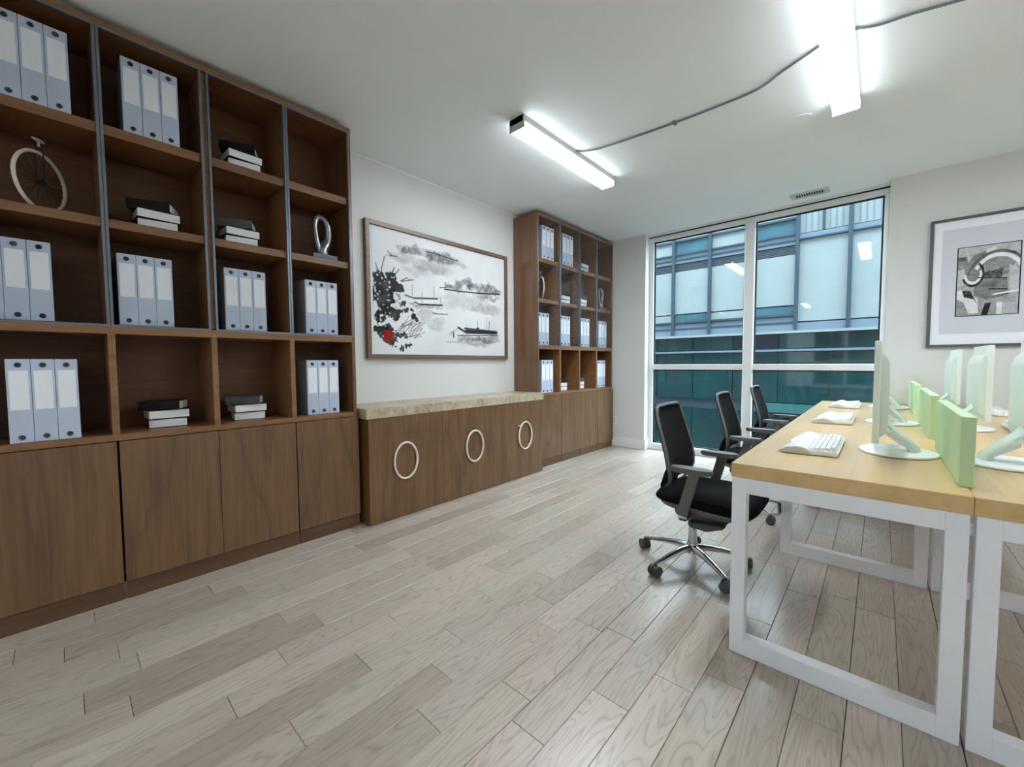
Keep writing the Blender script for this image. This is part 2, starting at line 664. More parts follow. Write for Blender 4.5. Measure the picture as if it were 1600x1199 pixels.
struct('trim_1', bx(XW, XW + .006, 1.40, 3.44, ZC - .012, ZC, .002), TRIM, 'thin white bead where the left wall meets the ceiling', cat='trim')

# ---- the window: four fixed lights in a white frame
win = thing('window_1', 'tall white-framed window of four panes facing an office block', None, (WX0, YW, 0))
win['kind'] = 'structure'
win['category'] = 'window'
ML, MR = -1.165, -1.065      # centre mullion
RZ0, RZ1 = 1.055, 1.122      # mid rail
fy0, fy1 = YW - .03, YW + .05
obj('head_frame', bx(WX0, WX1, fy0, fy1, 2.70, WZ1, .004), WFRAME, win)
obj('sill_frame', bx(WX0, WX1, fy0 - .01, fy1, 0, .085, .004), WFRAME, win)
obj('head_shadow_line', bx(WX0, WX1, fy0 - .008, fy0 + .01, WZ1 - .012, WZ1, .001), GASKET, win)  # dark strip standing in for the shadow line under the ceiling
obj('side_frame', bx(WX0, WX0 + .055, fy0, fy1, .085, 2.70, .004), WFRAME, win)
obj('side_frame', bx(WX1 - .035, WX1, fy0, fy1, .085, 2.70, .004), WFRAME, win)
obj('mullion', bx(ML, MR, fy0 - .02, fy1, .085, 2.70, .006), WFRAME, win)
obj('rail', bx(WX0 + .055, ML, fy0 - .005, fy1, RZ0, RZ1, .004), WFRAME, win)
obj('rail', bx(MR, WX1 - .035, fy0 - .005, fy1, RZ0, RZ1, .004), WFRAME, win)
for (a, b, z0, z1) in ((WX0 + .055, ML, .085, RZ0), (MR, WX1 - .035, .085, RZ0), (WX0 + .055, ML, RZ1, 2.70), (MR, WX1 - .035, RZ1, 2.70)):
    p = obj('pane', bx(a + .012, b - .012, YW + .008, YW + .014, z0 + .012, z1 - .012), WGLASS, win)
    bm = bmesh.new()
    for q in ((a, a + .014, z0, z1), (b - .014, b, z0, z1), (a, b, z0, z0 + .014), (a, b, z1 - .014, z1)):
        box(bm, q[0], q[1], YW + .002, YW + .02, q[2], q[3])
    obj('gasket', bm, GASKET, p)

# ---- outlet
o = thing('wall_outlet', 'small white wall outlet beside the far bookcase near the floor', 'outlet', (-2.70, YB, .31))
obj('cover_plate', bx(-2.735, -2.665, YB - .006, YB, .30, .415, .002), TRIM, o)
for zz in (.335, .38):
    obj('socket', bx(-2.714, -2.686, YB - .009, YB - .005, zz - .014, zz + .014, .003), GREYPL, o)

# ================================================================== CEILING FITTINGS
def fixture(x0, x1, y0, y1, label):
    t = thing('fluorescent_light', label, 'ceiling light', ((x0 + x1) / 2, (y0 + y1) / 2, 2.71), 'fluorescent ceiling lights')
    obj('housing', bx(x0 + .004, x1 - .004, y0, y1, 2.745, ZC, .002), HOUSING, t)
    bm = bmesh.new()
    prism(bm, [(x0 + .006, 2.716), (x0 + .013, 2.708), (x1 - .013, 2.708), (x1 - .006, 2.716)], y0 + .012, y1 - .012, 'y')
    obj('diffuser', bm, DIFFUSER, t)
    for s, xx in ((1, x0), (-1, x1)):
        bm = bmesh.new()
        prism(bm, [(xx, 2.746), (xx + s * .003, 2.713), (xx + s * .0055, 2.713), (xx + s * .0055, 2.746)], y0 + .012, y1 - .012, 'y')
        obj('side_lens', bm, SIDELENS, t)
    for a, b in ((y0, y0 + .012), (y1 - .012, y1)):
        obj('end_cap', bx(x0 - .002, x1 + .002, a, b, 2.706, ZC - .002, .002), HOUSING, t)
    return t


fixture(-1.912, -1.787, 2.11, 3.35, 'lit white fluorescent strip on the ceiling nearer the painting wall')
fixture(-.272, -.137, 2.14, 3.38, 'lit white fluorescent strip on the ceiling above the desks, cut by top edge')
for (x, y, l) in ((3.1, 2.2, 'added fill-light strip, out of view, on the ceiling at the far right wall'),  # unseen strips, added only to fill the room with light
                  (1.6, 2.2, 'added fill-light strip, out of view, on the ceiling far right of the desks'), (1.6, -4.2, 'added fill-light strip on the ceiling behind the viewer, right'),
                  (0, -4.2, 'added fill-light strip on the ceiling behind the viewer, middle'), (3.1, -2.6, 'added fill-light strip on the ceiling behind the viewer, far right'),
                  (-1.6, -4.2, 'added fill-light strip on the ceiling behind the viewer, left')):
    fixture(x - .065, x + .065, y, y + 1.24, l)


def conduit(name, pts, label, clips=()):
    """armoured cable: a tube whose radius ripples like the steel winding"""
    P = [Vector(p) for p in pts]
    out = []
    for i in range(len(P) - 1):
        p0 = P[max(i - 1, 0)]; p1 = P[i]; p2 = P[i + 1]; p3 = P[min(i + 2, len(P) - 1)]
        n = max(4, int((p2 - p1).length / .006))
        for k in range(n):
            s = k / n
            out.append(0.5 * ((2 * p1) + (-p0 + p2) * s + (2 * p0 - 5 * p1 + 4 * p2 - p3) * s * s + (-p0 + 3 * p1 - 3 * p2 + p3) * s ** 3))
    out.append(P[-1])
    t = thing(name, label, 'cable', tuple(P[0]))
    obj('winding', tube(bmesh.new(), out, [.0052 + (.0016 if i % 2 else 0) for i in range(len(out))], 6), CONDUIT, t)
    for c in clips:
        obj('clip', bx(c[0] - .009, c[0] + .009, c[1] - .02, c[1] + .02, ZC - .02, ZC - .0005, .003), CONDUIT, t)


zc = ZC - .009
conduit('armoured_cable', [(-1.786, 2.74, zc), (-1.74, 2.785, zc), (-1.62, 2.83, zc), (-1.35, 2.86, zc), (-1.089, 2.88, zc), (-.90, 2.885, zc), (-.607, 2.875, zc), (-.45, 2.79, zc), (-.273, 2.70, zc)],
        'grey armoured cable clipped to the ceiling between the two fluorescent lights', [(-1.089, 2.88)])
conduit('armoured_cable', [(-.136, 2.69, zc), (-.05, 2.735, zc), (.06, 2.755, zc), (.201, 2.797, zc), (.5, 2.88, zc), (1.2, 2.99, zc), (1.55, 2.9, zc)],
        'grey armoured cable running right from the desk light to the top edge')

t = thing('ceiling_vent', 'small slotted white air vent in the ceiling above the window', 'vent', (-.56, 4.985, ZC))
bm = bmesh.new()
vx0, vx1, vy0, vy1 = -.715, -.405, 4.90, 5.065
for q in ((vx0, vx0 + .04, vy0, vy1), (vx1 - .04, vx1, vy0, vy1), (vx0 + .04, vx1 - .04, vy0, vy0 + .035), (vx0 + .04, vx1 - .04, vy1 - .035, vy1)):
    box(bm, q[0], q[1], q[2], q[3], ZC - .008, ZC - .0003, .002)
obj('vent_frame', bm, VENTM, t)
obj('backing', bx(vx0 + .03, vx1 - .03, vy0 + .03, vy1 - .03, ZC - .0025, ZC - .0003), VENTDK, t)
for i in range(12):
    x = vx0 + .045 + i * (vx1 - vx0 - .09) / 11
    obj('slat', bx(x - .003, x + .003, vy0 + .033, vy1 - .033, ZC - .007, ZC - .0025), VENTM, t)
bm = bmesh.new()
cyl(bm, (-.438, 3.42, ZC - .006), (-.438, 3.42, ZC - .0003), .052, .056, 32)
tag(recentre(obj('blanking_disc', bm, CEIL)), 'round flush white cap on the ceiling beyond the desk light', 'ceiling disc')

# ================================================================== BOOKCASES
CF = -2.73        # front plane of doors
BK = XW + .004    # back
CY0, CY1 = -.245, 1.392
CYN = -.310      # the near case runs on past the left edge of the picture
DIV = (.172, .578, .980)
TOP = 2.752
SH = [(2.241, 2.288), (1.809, 1.851), (1.302, 1.350)]     # shelf undersides and tops
BASE = (.786, .817)
INF = -2.750      # front of carcass behind the glass doors


def bookcase(off, CY0, label):
    t = thing('bookcase', label, 'bookcase', (CF, CY0, 0), 'walnut bookcases along the left wall')
    side = .024
    for a, b in ((CY0, CY0 + side), (CY1 - side, CY1)):
        obj('side_panel', bx(BK, CF, a, b, 0, TOP, .001), SIDEWOOD, t)
    e = [CY0 + side] + list(DIV) + [CY1 - side]
    dw = .0135
    for i, d in enumerate(DIV):
        obj('divider', bx(BK + .01, INF + .001, d - dw, d + dw, 1.350, TOP - .034, .001), CARCASS, t)
        obj('divider', bx(BK + .01, CF, d - dw, d + dw, .817, 1.302, .001), CARCASS, t)
    obj('top_panel', bx(BK, CF, CY0 + side, CY1 - side, TOP - .034, TOP, .001), CARCASS, t)
    obj('back_panel', bx(BK, BK + .008, CY0 + side, CY1 - side, .10, TOP - .034), BACKWOOD, t)
    obj('middle_shelf', bx(BK + .008, CF, CY0 + side, CY1 - side, SH[2][0], SH[2][1] - .006, .001), CARCASS, t)
    obj('base_top', bx(BK + .008, CF, CY0 + side, CY1 - side, BASE[0], BASE[1], .001), CARCASS, t)
    for i in range(4):
        y0 = (CY0 + side) if i == 0 else DIV[i - 1] + dw
        y1 = (CY1 - side) if i == 3 else DIV[i] - dw
        obj('shelf', bx(BK + .008, INF, y0, y1, SH[0][0], SH[0][1], .001), CARCASS, t)
        obj('shelf', bx(BK + .008, INF, y0, y1, SH[1][0], SH[1][1], .001), CARCASS, t)
        obj('shelf', bx(BK + .008, INF, y0, y1, SH[2][1] - .006, SH[2][1], .001), CARCASS, t)
    # solid doors and kickboards
    dd = [CY0] + list(DIV) + [CY1]
    gaps = {0: .0035, 1: .0012, 2: .003}
    for i in range(4):
        a = dd[i] + (gaps[i - 1] if i else 0) * .5
        b = dd[i + 1] - (gaps[i] if i < 3 else 0) * .5
        if i == 1: a = dd[i] + .006
        if i == 3: a = dd[i] + .004
        obj('door', bx(CF, CF + .018, a, b - .001, .092, BASE[0] - .002, .0012), DOORWOOD, t)
        obj('kickboard', bx(CF - .016, CF + .004, a + .004, b - .004, 0, .088, .001), KICKWOOD, t)
    for i in range(3):
        obj('foot', bx(CF - .1, CF - .002, DIV[i] - .012, DIV[i] + .012, 0, .088, .001), SIDEWOOD, t)
    # glass doors: slim grey frames, one pane each
    fw, fx0, fx1 = .011, INF + .003, CF + .002
    ge = [(CY0 + .008, DIV[0] - .001), (DIV[0] + .001, DIV[1] - .011), (DIV[1] + .011, DIV[2] - .001), (DIV[2] + .001, CY1 - .008)]
    z0, z1 = SH[2][1] - .013, TOP - .026
    for a, b in ge:
        bm = bmesh.new()
        box(bm, fx0, fx1, a, a + fw, z0, z1, .001)
        box(bm, fx0, fx1, b - fw, b, z0, z1, .001)
        box(bm, fx0, fx1, a + fw, b - fw, z0, z0 + fw, .001)
        box(bm, fx0, fx1, a + fw, b - fw, z1 - fw, z1, .001)
        g = obj('glass_door', bm, DOORFRAME, t)
        obj('pane', bx(fx0 + .006, fx0 + .010, a + fw - .002, b - fw + .002, z0 + fw - .002, z1 - fw + .002), CABGLASS, g)
    return t


DY = 3.687
case_a = bookcase(0, CYN, 'tall walnut bookcase with glass doors, nearest the viewer')
case_b = bookcase(DY, CY0, 'tall walnut bookcase with glass doors, beside the window')
case_b.location.y += DY

# ---- what stands in the bookcases: every entry is built for the near case and copied to the far one
BAYN = ('leftmost', 'second', 'third', 'rightmost')
ROWN = {1: 'top', 2: 'second', 3: 'third', 4: 'lowest open'}
CASEN = ('near bookcase', 'far bookcase')
FLOORZ = {1: SH[0][1], 2: SH[1][1], 3: SH[2][1], 4: BASE[1]}


def make_binder():
    h, wd, dp = .360, .0695, .255
    t = thing('ring_binder', 'x', 'binder', (0, 0, 0), 'grey-blue ring binders in the bookcases')
    bm = bmesh.new()
    box(bm, -.012, 0, 0, wd, 0, h, .003, 2)              # spine
    obj('spine', bm, BINDER, t, local=True)
    for a, b in ((0, .004), (wd - .004, wd)):
        obj('cover_board', bx(-dp, -.010, a, b, 0, h, .0012), BINDSIDE, t, local=True)
    obj('page_block', bx(-dp + .012, -.035, .010, wd - .010, .006, h - .02, .001), PAPER, t, local=True)
    obj('spine_label', bx(-.001, .0012, .0075, wd - .0075, h * .395, h * .865, .0004), BLABEL, t, local=True)
    for zz in (.065, .93):
        r = obj('finger_ring', tube(bmesh.new(), [(.0008, wd / 2 + .009 * math.cos(a * PI / 8), h * zz + .009 * math.sin(a * PI / 8)) for a in range(16)], .0022, 6, True), RINGM, t, smooth=True, local=True)
        bm = bmesh.new()
        cyl(bm, (-.002, wd / 2, h * zz), (.001, wd / 2, h * zz), .0085, None, 16)
        obj('finger_hole', bm, RINGHOLE, r, local=True)
    return t


proto_b = make_binder()
first_binder = [True]


def binders(case, row, bay, y_first, x_front, hscale=1.0, pitch=.0705):
    for i in range(3):
        lab = '%s grey-blue binder of three, %s shelf, %s bay of %s' % (('left', 'middle', 'right')[i], ROWN[row], BAYN[bay], CASEN[case])
        loc = (x_front, y_first + i * pitch + case * DY, FLOORZ[row] + .0005)
        if first_binder[0]:
            o = proto_b
            o.location = loc
            o['label'] = lab
            first_binder[0] = False
        else:
            o = dup(proto_b, loc, lab)
        o.scale = (1, pitch / .0705, hscale)


def make_book(name, th, dp, ln, cover):
    """book lying flat: spine at +x (front), length along y, centred on its base"""
    t = thing(name, 'x', 'book', (0, 0, 0), 'books stacked in the bookcases')
    c = .0028
    bm = bmesh.new()
    box(bm, -dp / 2, dp / 2, -ln / 2, ln / 2, 0, c, .0008)
    box(bm, -dp / 2, dp / 2, -ln / 2, ln / 2, th - c, th, .0008)
    box(bm, dp / 2 - c, dp / 2 + .001, -ln / 2, ln / 2, .0005, th - .0005, .001, 2)
    obj('cover', bm, cover, t, local=True)
    obj('pages', bx(-dp / 2 + .004, dp / 2 - c, -ln / 2 + .004, ln / 2 - .004, c, th - c), PAPER, t, local=True)
    return t


protos = {'black': make_book('book', .0468, .150, .176, BCOVER), 'grey': make_book('book', .0468, .150, .176, GCOVER)}
used = set()


def book(kind, loc, rz, label, s=1.0):
    if kind not in used:
        o = protos[kind]
        o.location = loc
        o['label'] = label
        used.add(kind)
    else:
        o = dup(protos[kind], loc, label)
    o.rotation_euler = (0, 0, rz)
    o.scale = (s, s, 1)
    return o


def books(case, row, bay, yc, xc, topkind):
    z = FLOORZ[row] + .0005
    where = 'stack on %s shelf, %s bay of %s' % (ROWN[row], BAYN[bay], CASEN[case])
    y = yc + case * DY
    # lower two lie with their pages to the front, the top one with its spine
    book('black', (xc, y + .004, z), PI - .10, 'white-paged book, bottom of ' + where, .93)
    book('black', (xc, y, z + .0475), PI + .05, 'white-paged book, middle of ' + where, 1.0)
    book(topkind, (xc - .004, y - .008, z + .095), -.42, '%s-spined book, top of %s' % (topkind, where), 1.0)


def make_wheel():
    t = thing('wheel_ornament', 'ivory spoked wheel ornament with small saddle, second shelf, near bookcase', 'ornament', (-2.862, -.022, 1.8515), 'spoked wheel ornaments in the bookcases')
    R, rr = .128, .0075
    zc_ = R + rr
    ring = lambda r: [(0, r * math.cos(a * PI / 24), zc_ + r * math.sin(a * PI / 24)) for a in range(48)]
    obj('rim', tube(bmesh.new(), ring(R), rr, 8, True), IVORY, t, smooth=True, local=True)
    bm = bmesh.new()
    cyl(bm, (-.012, 0, zc_), (.012, 0, zc_), .014, None, 14)
    hub = obj('hub', bm, SPOKE, t, local=True)
    for k in range(28):
        a = 2 * PI * k / 28
        s = .008 if k % 2 else -.008
        obj('spoke', tube(bmesh.new(), [(s, .012 * math.cos(a), zc_ + .012 * math.sin(a)), (0, R * math.cos(a), zc_ + R * math.sin(a))], .0012, 4), SPOKE, hub, local=True)
    bm = bmesh.new()
    tube(bm, [(-.016, 0, zc_), (-.016, 0, zc_ + R + .012), (0, 0, zc_ + R + .022), (0, 0, zc_ + R + .04)], .0028, 6)
    tube(bm, [(.016, 0, zc_), (.016, 0, zc_ + R + .012), (0, 0, zc_ + R + .022)], .0028, 6)
    obj('fork', bm, SPOKE, t, smooth=True, local=True)
    bm = bmesh.new()
    cyl(bm, (0, 0, zc_ + R + .030), (0, 0, zc_ + R + .052), .005, .004, 10)
    bmesh.ops.create_uvsphere(bm, u_segments=16, v_segments=8, radius=1, matrix=Matrix.Translation((0, 0, zc_ + R + .057)) @ Matrix.Diagonal((.011, .032, .007, 1)))
    obj('saddle', bm, GREYPL, t, smooth=True, local=True)
    t.rotation_euler = (0, 0, math.radians(54))
    return t


def make_sculpture():
    t = thing('abstract_sculpture', 'silver twisted loop sculpture on grey block, second shelf, near bookcase', 'sculpture', (-2.82, 1.222, 1.8515), 'silver loop sculptures in the bookcases')
    obj('plinth', bx(-.045, .045, -.078, .082, 0, .034, .003), GREYBLOCK, t, local=True)
    # ribbon loop: rises on the left, folds over at the top, swells down the right and back to the foot
    pts = [(0, -.005, .034), (.004, -.026, .075), (.006, -.040, .13), (.004, -.046, .19), (0, -.046, .235), (-.004, -.034, .27), (0, -.012, .282),
           (.006, .012, .272), (.008, .032, .240), (.004, .042, .19), (-.004, .040, .14), (-.006, .022, .10), (0, .0, .070), (0, .006, .034)]
    P = [Vector(p) for p in pts]
    out, rad = [], []
    rads = [.030, .026, .021, .018, .021, .024, .019, .019, .024, .028, .033, .041, .046, .044]
    for i in range(len(P) - 1):
        p0, p1, p2, p3 = P[max(i - 1, 0)], P[i], P[i + 1], P[min(i + 2, len(P) - 1)]
        for k in range(6):
            s = k / 6
            out.append(0.5 * ((2 * p1) + (-p0 + p2) * s + (2 * p0 - 5 * p1 + 4 * p2 - p3) * s * s + (-p0 + 3 * p1 - 3 * p2 + p3) * s ** 3))
            rad.append(rads[i] * (1 - s) + rads[i + 1] * s)
    out.append(P[-1]); rad.append(rads[-1])
    obj('loop', tube(bmesh.new(), out, rad, 12, False, (.8, .8)), SILVER, t, smooth=True, local=True)
    bm = bmesh.new()
    tube(bm, [(-.004, -.050, .235), (-.004, -.044, .262), (-.002, -.026, .286), (0, -.012, .308)], [.012, .016, .013, .004], 10, False, (1, .6))
    obj('fin', bm, SILVER, t, smooth=True, local=True)
    return t


wheel = make_wheel()
sculpt = make_sculpture()
dup(wheel, (-2.862, -.022 + DY, 1.8515), 'ivory spoked wheel ornament behind glass, second shelf, far bookcase')
dup(sculpt, (-2.82, 1.222 + DY, 1.8515), 'silver loop sculpture behind glass, second shelf, far bookcase')
XB = -2.756
for case in (0, 1):
    binders(case, 1, 0, -.131, XB, .985, .0720)
    binders(case, 1, 1, .256, XB, .985, .0720)
    binders(case, 3, 0, (-.2155, -.212)[case], XB - .004, .965, .0705)
    binders(case, 3, 1, .206, XB - .004, .965, .0700)
    binders(case, 3, 2, .642, XB - .004, .975, .0700)
    binders(case, 3, 3, 1.078, XB - .004, .965, .0700)
    binders(case, 4, 0, -.155, XB + .008, 1.01, .0705)
    binders(case, 4, 3, 1.080, XB - .02, 1.0, .0700)
    books(case, 1, 2, .775, -2.85, 'black')
    books(case, 2, 1, .375, -2.86, 'black')
    books(case, 2, 2, .750, -2.86, 'grey')
    books(case, 4, 1, .385, -2.91, 'black')
    books(case, 4, 2, .770, -2.91, 'grey')

# ================================================================== CREDENZA
KX = -2.641
cz = thing('credenza', 'low walnut credenza with granite top and oval ring pulls', 'cabinet', (KX, 1.427, 0))
obj('side_panel', bx(XW + .002, KX - .018, 1.427, 1.447, 0, .762, .001), SIDEWOOD, cz)
obj('side_panel', bx(XW + .002, KX - .018, 3.388, 3.408, 0, .762, .001), SIDEWOOD, cz)
obj('back_panel', bx(XW + .002, XW + .012, 1.447, 3.388, .03, .762), CARCASS, cz)
obj('plinth', bx(XW + .05, KX - .02, 1.447, 3.388, 0, .05), KICKWOOD, cz)
fe = [1.427, 2.075, 2.768, 3.408]
for i in range(3):
    d = obj('door', bx(KX - .018, KX, fe[i] + .0008, fe[i + 1] - .0008, .004, .762, .0012), DOORWOOD, cz)
    yc = (1.722, 2.425, 3.115)[i]
    pts = [(KX + .010, yc + .099 * math.cos(a * PI / 24), .424 + .136 * math.sin(a * PI / 24)) for a in range(48)]
    obj('ring_pull', tube(bmesh.new(), pts, .0085, 8, True), IVORY, d, smooth=True)
    bm = bmesh.new()
    for s in ((-.05, .118), (.05, -.118)):
        cyl(bm, (KX - .001, yc + s[0], .424 + s[1]), (KX + .010, yc + s[0], .424 + s[1]), .005, None, 8)
    if i == 2:
        tube(bm, [(KX + .012, yc - .11, .424 + .105), (KX + .016, yc - .055, .424 + .112)], .005, 6)
        tube(bm, [(KX + .012, yc + .035, .424 - .098), (KX + .016, yc + .085, .424 - .085)], .005, 6)
    obj('mount_pin', bm, IVORY, d)
obj('granite_top', bx(XW + .001, KX + .004, 1.412, 3.422, .762, .836, .003), GRANITE, cz)

# ================================================================== PRINTS (flat colour laid on the sheet's own vertices)
def sheet(name, parent, P0, du, dv, nu, nv, rgb, mat, thick):
    """a sheet nu x nv whose printed colour is a vertex attribute; du, dv span it, thick is its backing"""
    P0, du, dv, thick = Vector(P0), Vector(du), Vector(dv), Vector(thick)
    vs = [tuple(P0 + du * (i / (nu - 1)) + dv * (j / (nv - 1))) for j in range(nv) for i in range(nu)]
    fs = [(j * nu + i, j * nu + i + 1, (j + 1) * nu + i + 1, (j + 1) * nu + i) for j in range(nv - 1) for i in range(nu - 1)]
    k = len(vs)
    cor = [0, nu - 1, nu * nv - 1, nu * (nv - 1)]
    vs += [tuple(Vector(vs[c]) - thick) for c in cor]
    fs += [(k + 3, k + 2, k + 1, k)]
    edges = [[i for i in range(nu)], [j * nu + nu - 1 for j in range(nv)], [nu * (nv - 1) + nu - 1 - i for i in range(nu)], [(nv - 1 - j) * nu for j in range(nv)]]
    for q in range(4):
        fs.append(tuple(edges[q][::-1]) + (k + q, k + (q + 1) % 4))
    org = ORG[parent]
    me = bpy.data.meshes.new(name)
    me.from_pydata([tuple(Vector(v) - org) for v in vs], [], fs)
    a = me.color_attributes.new('ink', 'FLOAT_COLOR', 'POINT')
    col = np.ones((len(vs), 4), dtype=np.float32)
    col[:nu * nv, :3] = rgb.reshape(-1, 3)
    a.data.foreach_set('color', col.ravel())
    me.materials.append(mat)
    o = bpy.data.objects.new(name, me)
    C.objects.link(o)
    o.parent = parent
    ORG[o] = org
    return o


def vnoise(nu, nv, cu, cv, seed):
    r = np.random.RandomState(seed)
    g = r.rand(cv + 2, cu + 2)
    x = np.linspace(0, cu, nu)
    y = np.linspace(0, cv, nv)
    xi, yi = np.floor(x).astype(int), np.floor(y).astype(int)
    fx, fy = x - xi, y - yi
    fx = fx * fx * (3 - 2 * fx)
    fy = (fy * fy * (3 - 2 * fy))[:, None]
    a = g[np.ix_(yi, xi)] * (1 - fx) + g[np.ix_(yi, xi + 1)] * fx
    b = g[np.ix_(yi + 1, xi)] * (1 - fx) + g[np.ix_(yi + 1, xi + 1)] * fx
    return a * (1 - fy) + b * fy


BLOB= [(236,901,81,46,0.55),(180,814,87,40,0.25),(456,883,142,60,0.62),(392,779,147,54,0.35),(281,719,93,37,0.18),(598,856,81,28,0.25),(655,511,219,82,0.2),(827,466,142,55,0.33),(334,331,52,64,0.22),(421,265,55,55,0.2),(536,537,58,45,0.15),(518,640,43,33,0.6),(606,664,50,40,0.55),(688,693,53,44,0.65),(751,659,67,36,0.5),(841,689,58,49,0.65),(934,670,49,32,0.6),(575,618,60,20,0.5),(851,593,107,31,0.5),(319,419,95,23,0.45),(423,419,55,19,0.35),(780,155,174,37,0.6),(735,92,124,27,0.4),(883,187,72,22,0.5),(651,130,63,26,0.5)]
BLACK= [(52,585,43,58),(37,496,42,77),(117,610,34,44),(153,548,39,50),(87,535,51,58),(50,412,42,67),(100,449,45,69),(178,418,25,50),(84,339,36,59),(135,316,34,45),(41,295,32,43),(189,354,35,32),(248,357,14,18),(259,296,21,23),(74,162,62,59),(87,94,45,39),(32,197,28,29),(153,52,17,18),(216,60,36,20),(125,156,38,30),(170,139,31,14)]
LINE= [(20,729,49,594,3),(73,792,46,641,3),(26,674,52,585,4),(134,722,107,637,3),(163,710,118,629,3),(126,690,103,626,4),(177,613,256,641,3),(170,612,216,653,3),(177,603,240,648,2),(199,497,254,481,5),(254,481,424,504,6),(247,598,246,500,2),(399,609,397,507,2),(312,539,311,444,2),(261,446,294,431,5),(294,431,460,448,7),(447,521,446,455,2),(387,368,422,362,4),(422,362,500,369,3),(428,452,427,397,2),(351,916,394,919,5),(394,919,588,899,4),(480,604,615,608,6),(615,608,762,619,6),(762,619,964,645,8),(443,610,499,625,3),(586,250,662,201,9),(642,247,937,235,8),(652,224,931,222,14),(672,208,919,217,10),(652,289,652,248,2),(754,335,753,250,3),(747,256,764,258,7),(838,381,837,245,2),(866,341,860,254,3),(546,193,546,153,6),(522,196,586,242,2),(512,173,551,210,2),(493,104,590,109,2),(580,172,943,197,4),(106,812,150,815,4),(92,846,117,820,3),(159,169,198,219,2),(217,227,234,258,2),(163,203,242,270,2),(249,183,308,276,2),(217,136,268,177,2),(224,228,290,284,2),(169,226,240,292,2),(230,136,293,163,2),(182,142,226,165,2),(256,227,282,311,2),(269,189,328,270,2),(199,189,238,243,2),(210,132,270,157,2),(251,125,313,215,2),(251,128,329,185,2),(230,212,302,270,2),(167,223,236,246,2),(137,139,179,226,2),(167,144,239,244,2),(216,229,279,307,2),(255,126,305,145,2),(170,221,225,322,2),(154,183,208,272,2),(131,131,165,152,2),(258,195,306,256,2),(219,167,272,219,2),(265,181,310,224,2),(160,196,237,257,2),(206,232,249,287,2),(128,158,183,254,2),(217,182,278,257,2),(228,152,247,247,2),(223,126,256,189,2),(212,198,252,274,2)]


def ink_painting(nu=330, nv=216):
    U, V = np.meshgrid(np.linspace(0, 1000, nu), np.linspace(0, 1000, nv))
    n1 = vnoise(nu, nv, 24, 16, 1); n2 = vnoise(nu, nv, 70, 46, 2); n3 = vnoise(nu, nv, 8, 5, 3)
    n4 = vnoise(nu, nv, 130, 90, 4)
    D = np.zeros_like(U)                          # ink density
    W_ = U + (n1 - .5) * 46 + (n2 - .5) * 22
    H_ = V + (vnoise(nu, nv, 22, 18, 7) - .5) * 60 + (n4 - .5) * 26
    for (u, v, ru, rv, k) in BLOB:
        d = ((W_ - u) / ru) ** 2 + ((H_ - v) / rv) ** 2
        D = np.maximum(D, 1.2 * k * np.clip(1.35 - d, 0, 1) ** .8 * (.6 + .55 * n2))
    for (u, v, ru, rv) in BLACK:
        d = ((W_ - u) / ru) ** 2 + ((H_ - v) / rv) ** 2
        m = np.clip((1.15 - d) * 5, 0, 1)
        hole = np.clip((1.02 - n2 - .25 * n4) * 7, 0, 1)
        D = np.maximum(D, m * (.90 + .12 * n1) * np.maximum(hole, .05))
    for (u0, v0, u1, v1, wd) in LINE:
        # width given in the photograph's enlarged pixels
        L2 = (u1 - u0) ** 2 + ((v1 - v0) * .66) ** 2 + 1e-6
        t = np.clip(((U - u0) * (u1 - u0) + (V - v0) * (v1 - v0) * .66 ** 2) / L2, 0, 1)
        d = np.hypot(U - (u0 + t * (u1 - u0)), (V - (v0 + t * (v1 - v0))) * .66)
        D = np.maximum(D, np.clip(1.6 - d / (wd * .72), 0, 1) * (.98 if wd > 2 else .8))
    D = np.clip(D, 0, 1)
    paper = np.array([.88, .90, .92])
    ink = np.array([.016, .014, .016])
    wash = np.array([.18, .165, .16])
    D3 = D[..., None]
    base = paper * (1 - .035 * n3[..., None])
    rgb = np.where(D3 < .7, base * (1 - D3 / .7 * .80) + wash * (D3 / .7 * .80) * .55, 0)
    mid = base * .2 + wash * .44
    rgb = np.where(D3 < .7, rgb, mid * (1 - (D3 - .7) / .3) + ink * ((D3 - .7) / .3))
    # seal: a red square with darker carved strokes
    s = (U > 58) & (U < 113) & (V > 96) & (V < 177)
    st = np.zeros_like(s)
    for a, b, c, d in ((66, 70, 105, 168), (101, 105, 105, 168), (70, 101, 160, 165), (70, 101, 136, 141), (83, 87, 112, 160), (72, 99, 108, 113), (74, 82, 120, 130), (90, 98, 120, 130)):
        st |= (U > a) & (U < b) & (V > c) & (V < d)
    rgb[s] = (.42, .015, .012)
    rgb[s & st] = (.12, .006, .006)
    m = (U < 8) | (U > 992) | (V < 8) | (V > 992)
    return rgb


pt = thing('ink_painting', 'framed ink landscape with boats and red seal above the credenza', 'painting', (XW, 1.66, 1.197))
FX0, FX1 = XW, XW + .040
fo, fi = (1.655, 3.303, 1.195, 2.303), (1.690, 3.268, 1.230, 2.268)
for q in ((fo[0], fi[0], fo[2], fo[3]), (fi[1], fo[1], fo[2], fo[3])):
    obj('frame_side', bx(FX0, FX1, q[0], q[1], q[2], q[3], .002), FRAMEWOOD, pt)
for q in ((fi[0], fi[1], fo[2], fi[2]), (fi[0], fi[1], fi[3], fo[3])):
    obj('frame_rail', bx(FX0, FX1, q[0], q[1], q[2], q[3], .002), FRAMEWOOD, pt)
obj('mat_board', bx(XW + .002, XW + .020, fi[0], fi[1], fi[2], fi[3]), MATBOARD, pt)
sheet('artwork', pt, (XW + .0215, 1.716, 1.252), (0, 1.528, 0), (0, 0, .985), 330, 216, ink_painting(), INK, (.002, 0, 0))
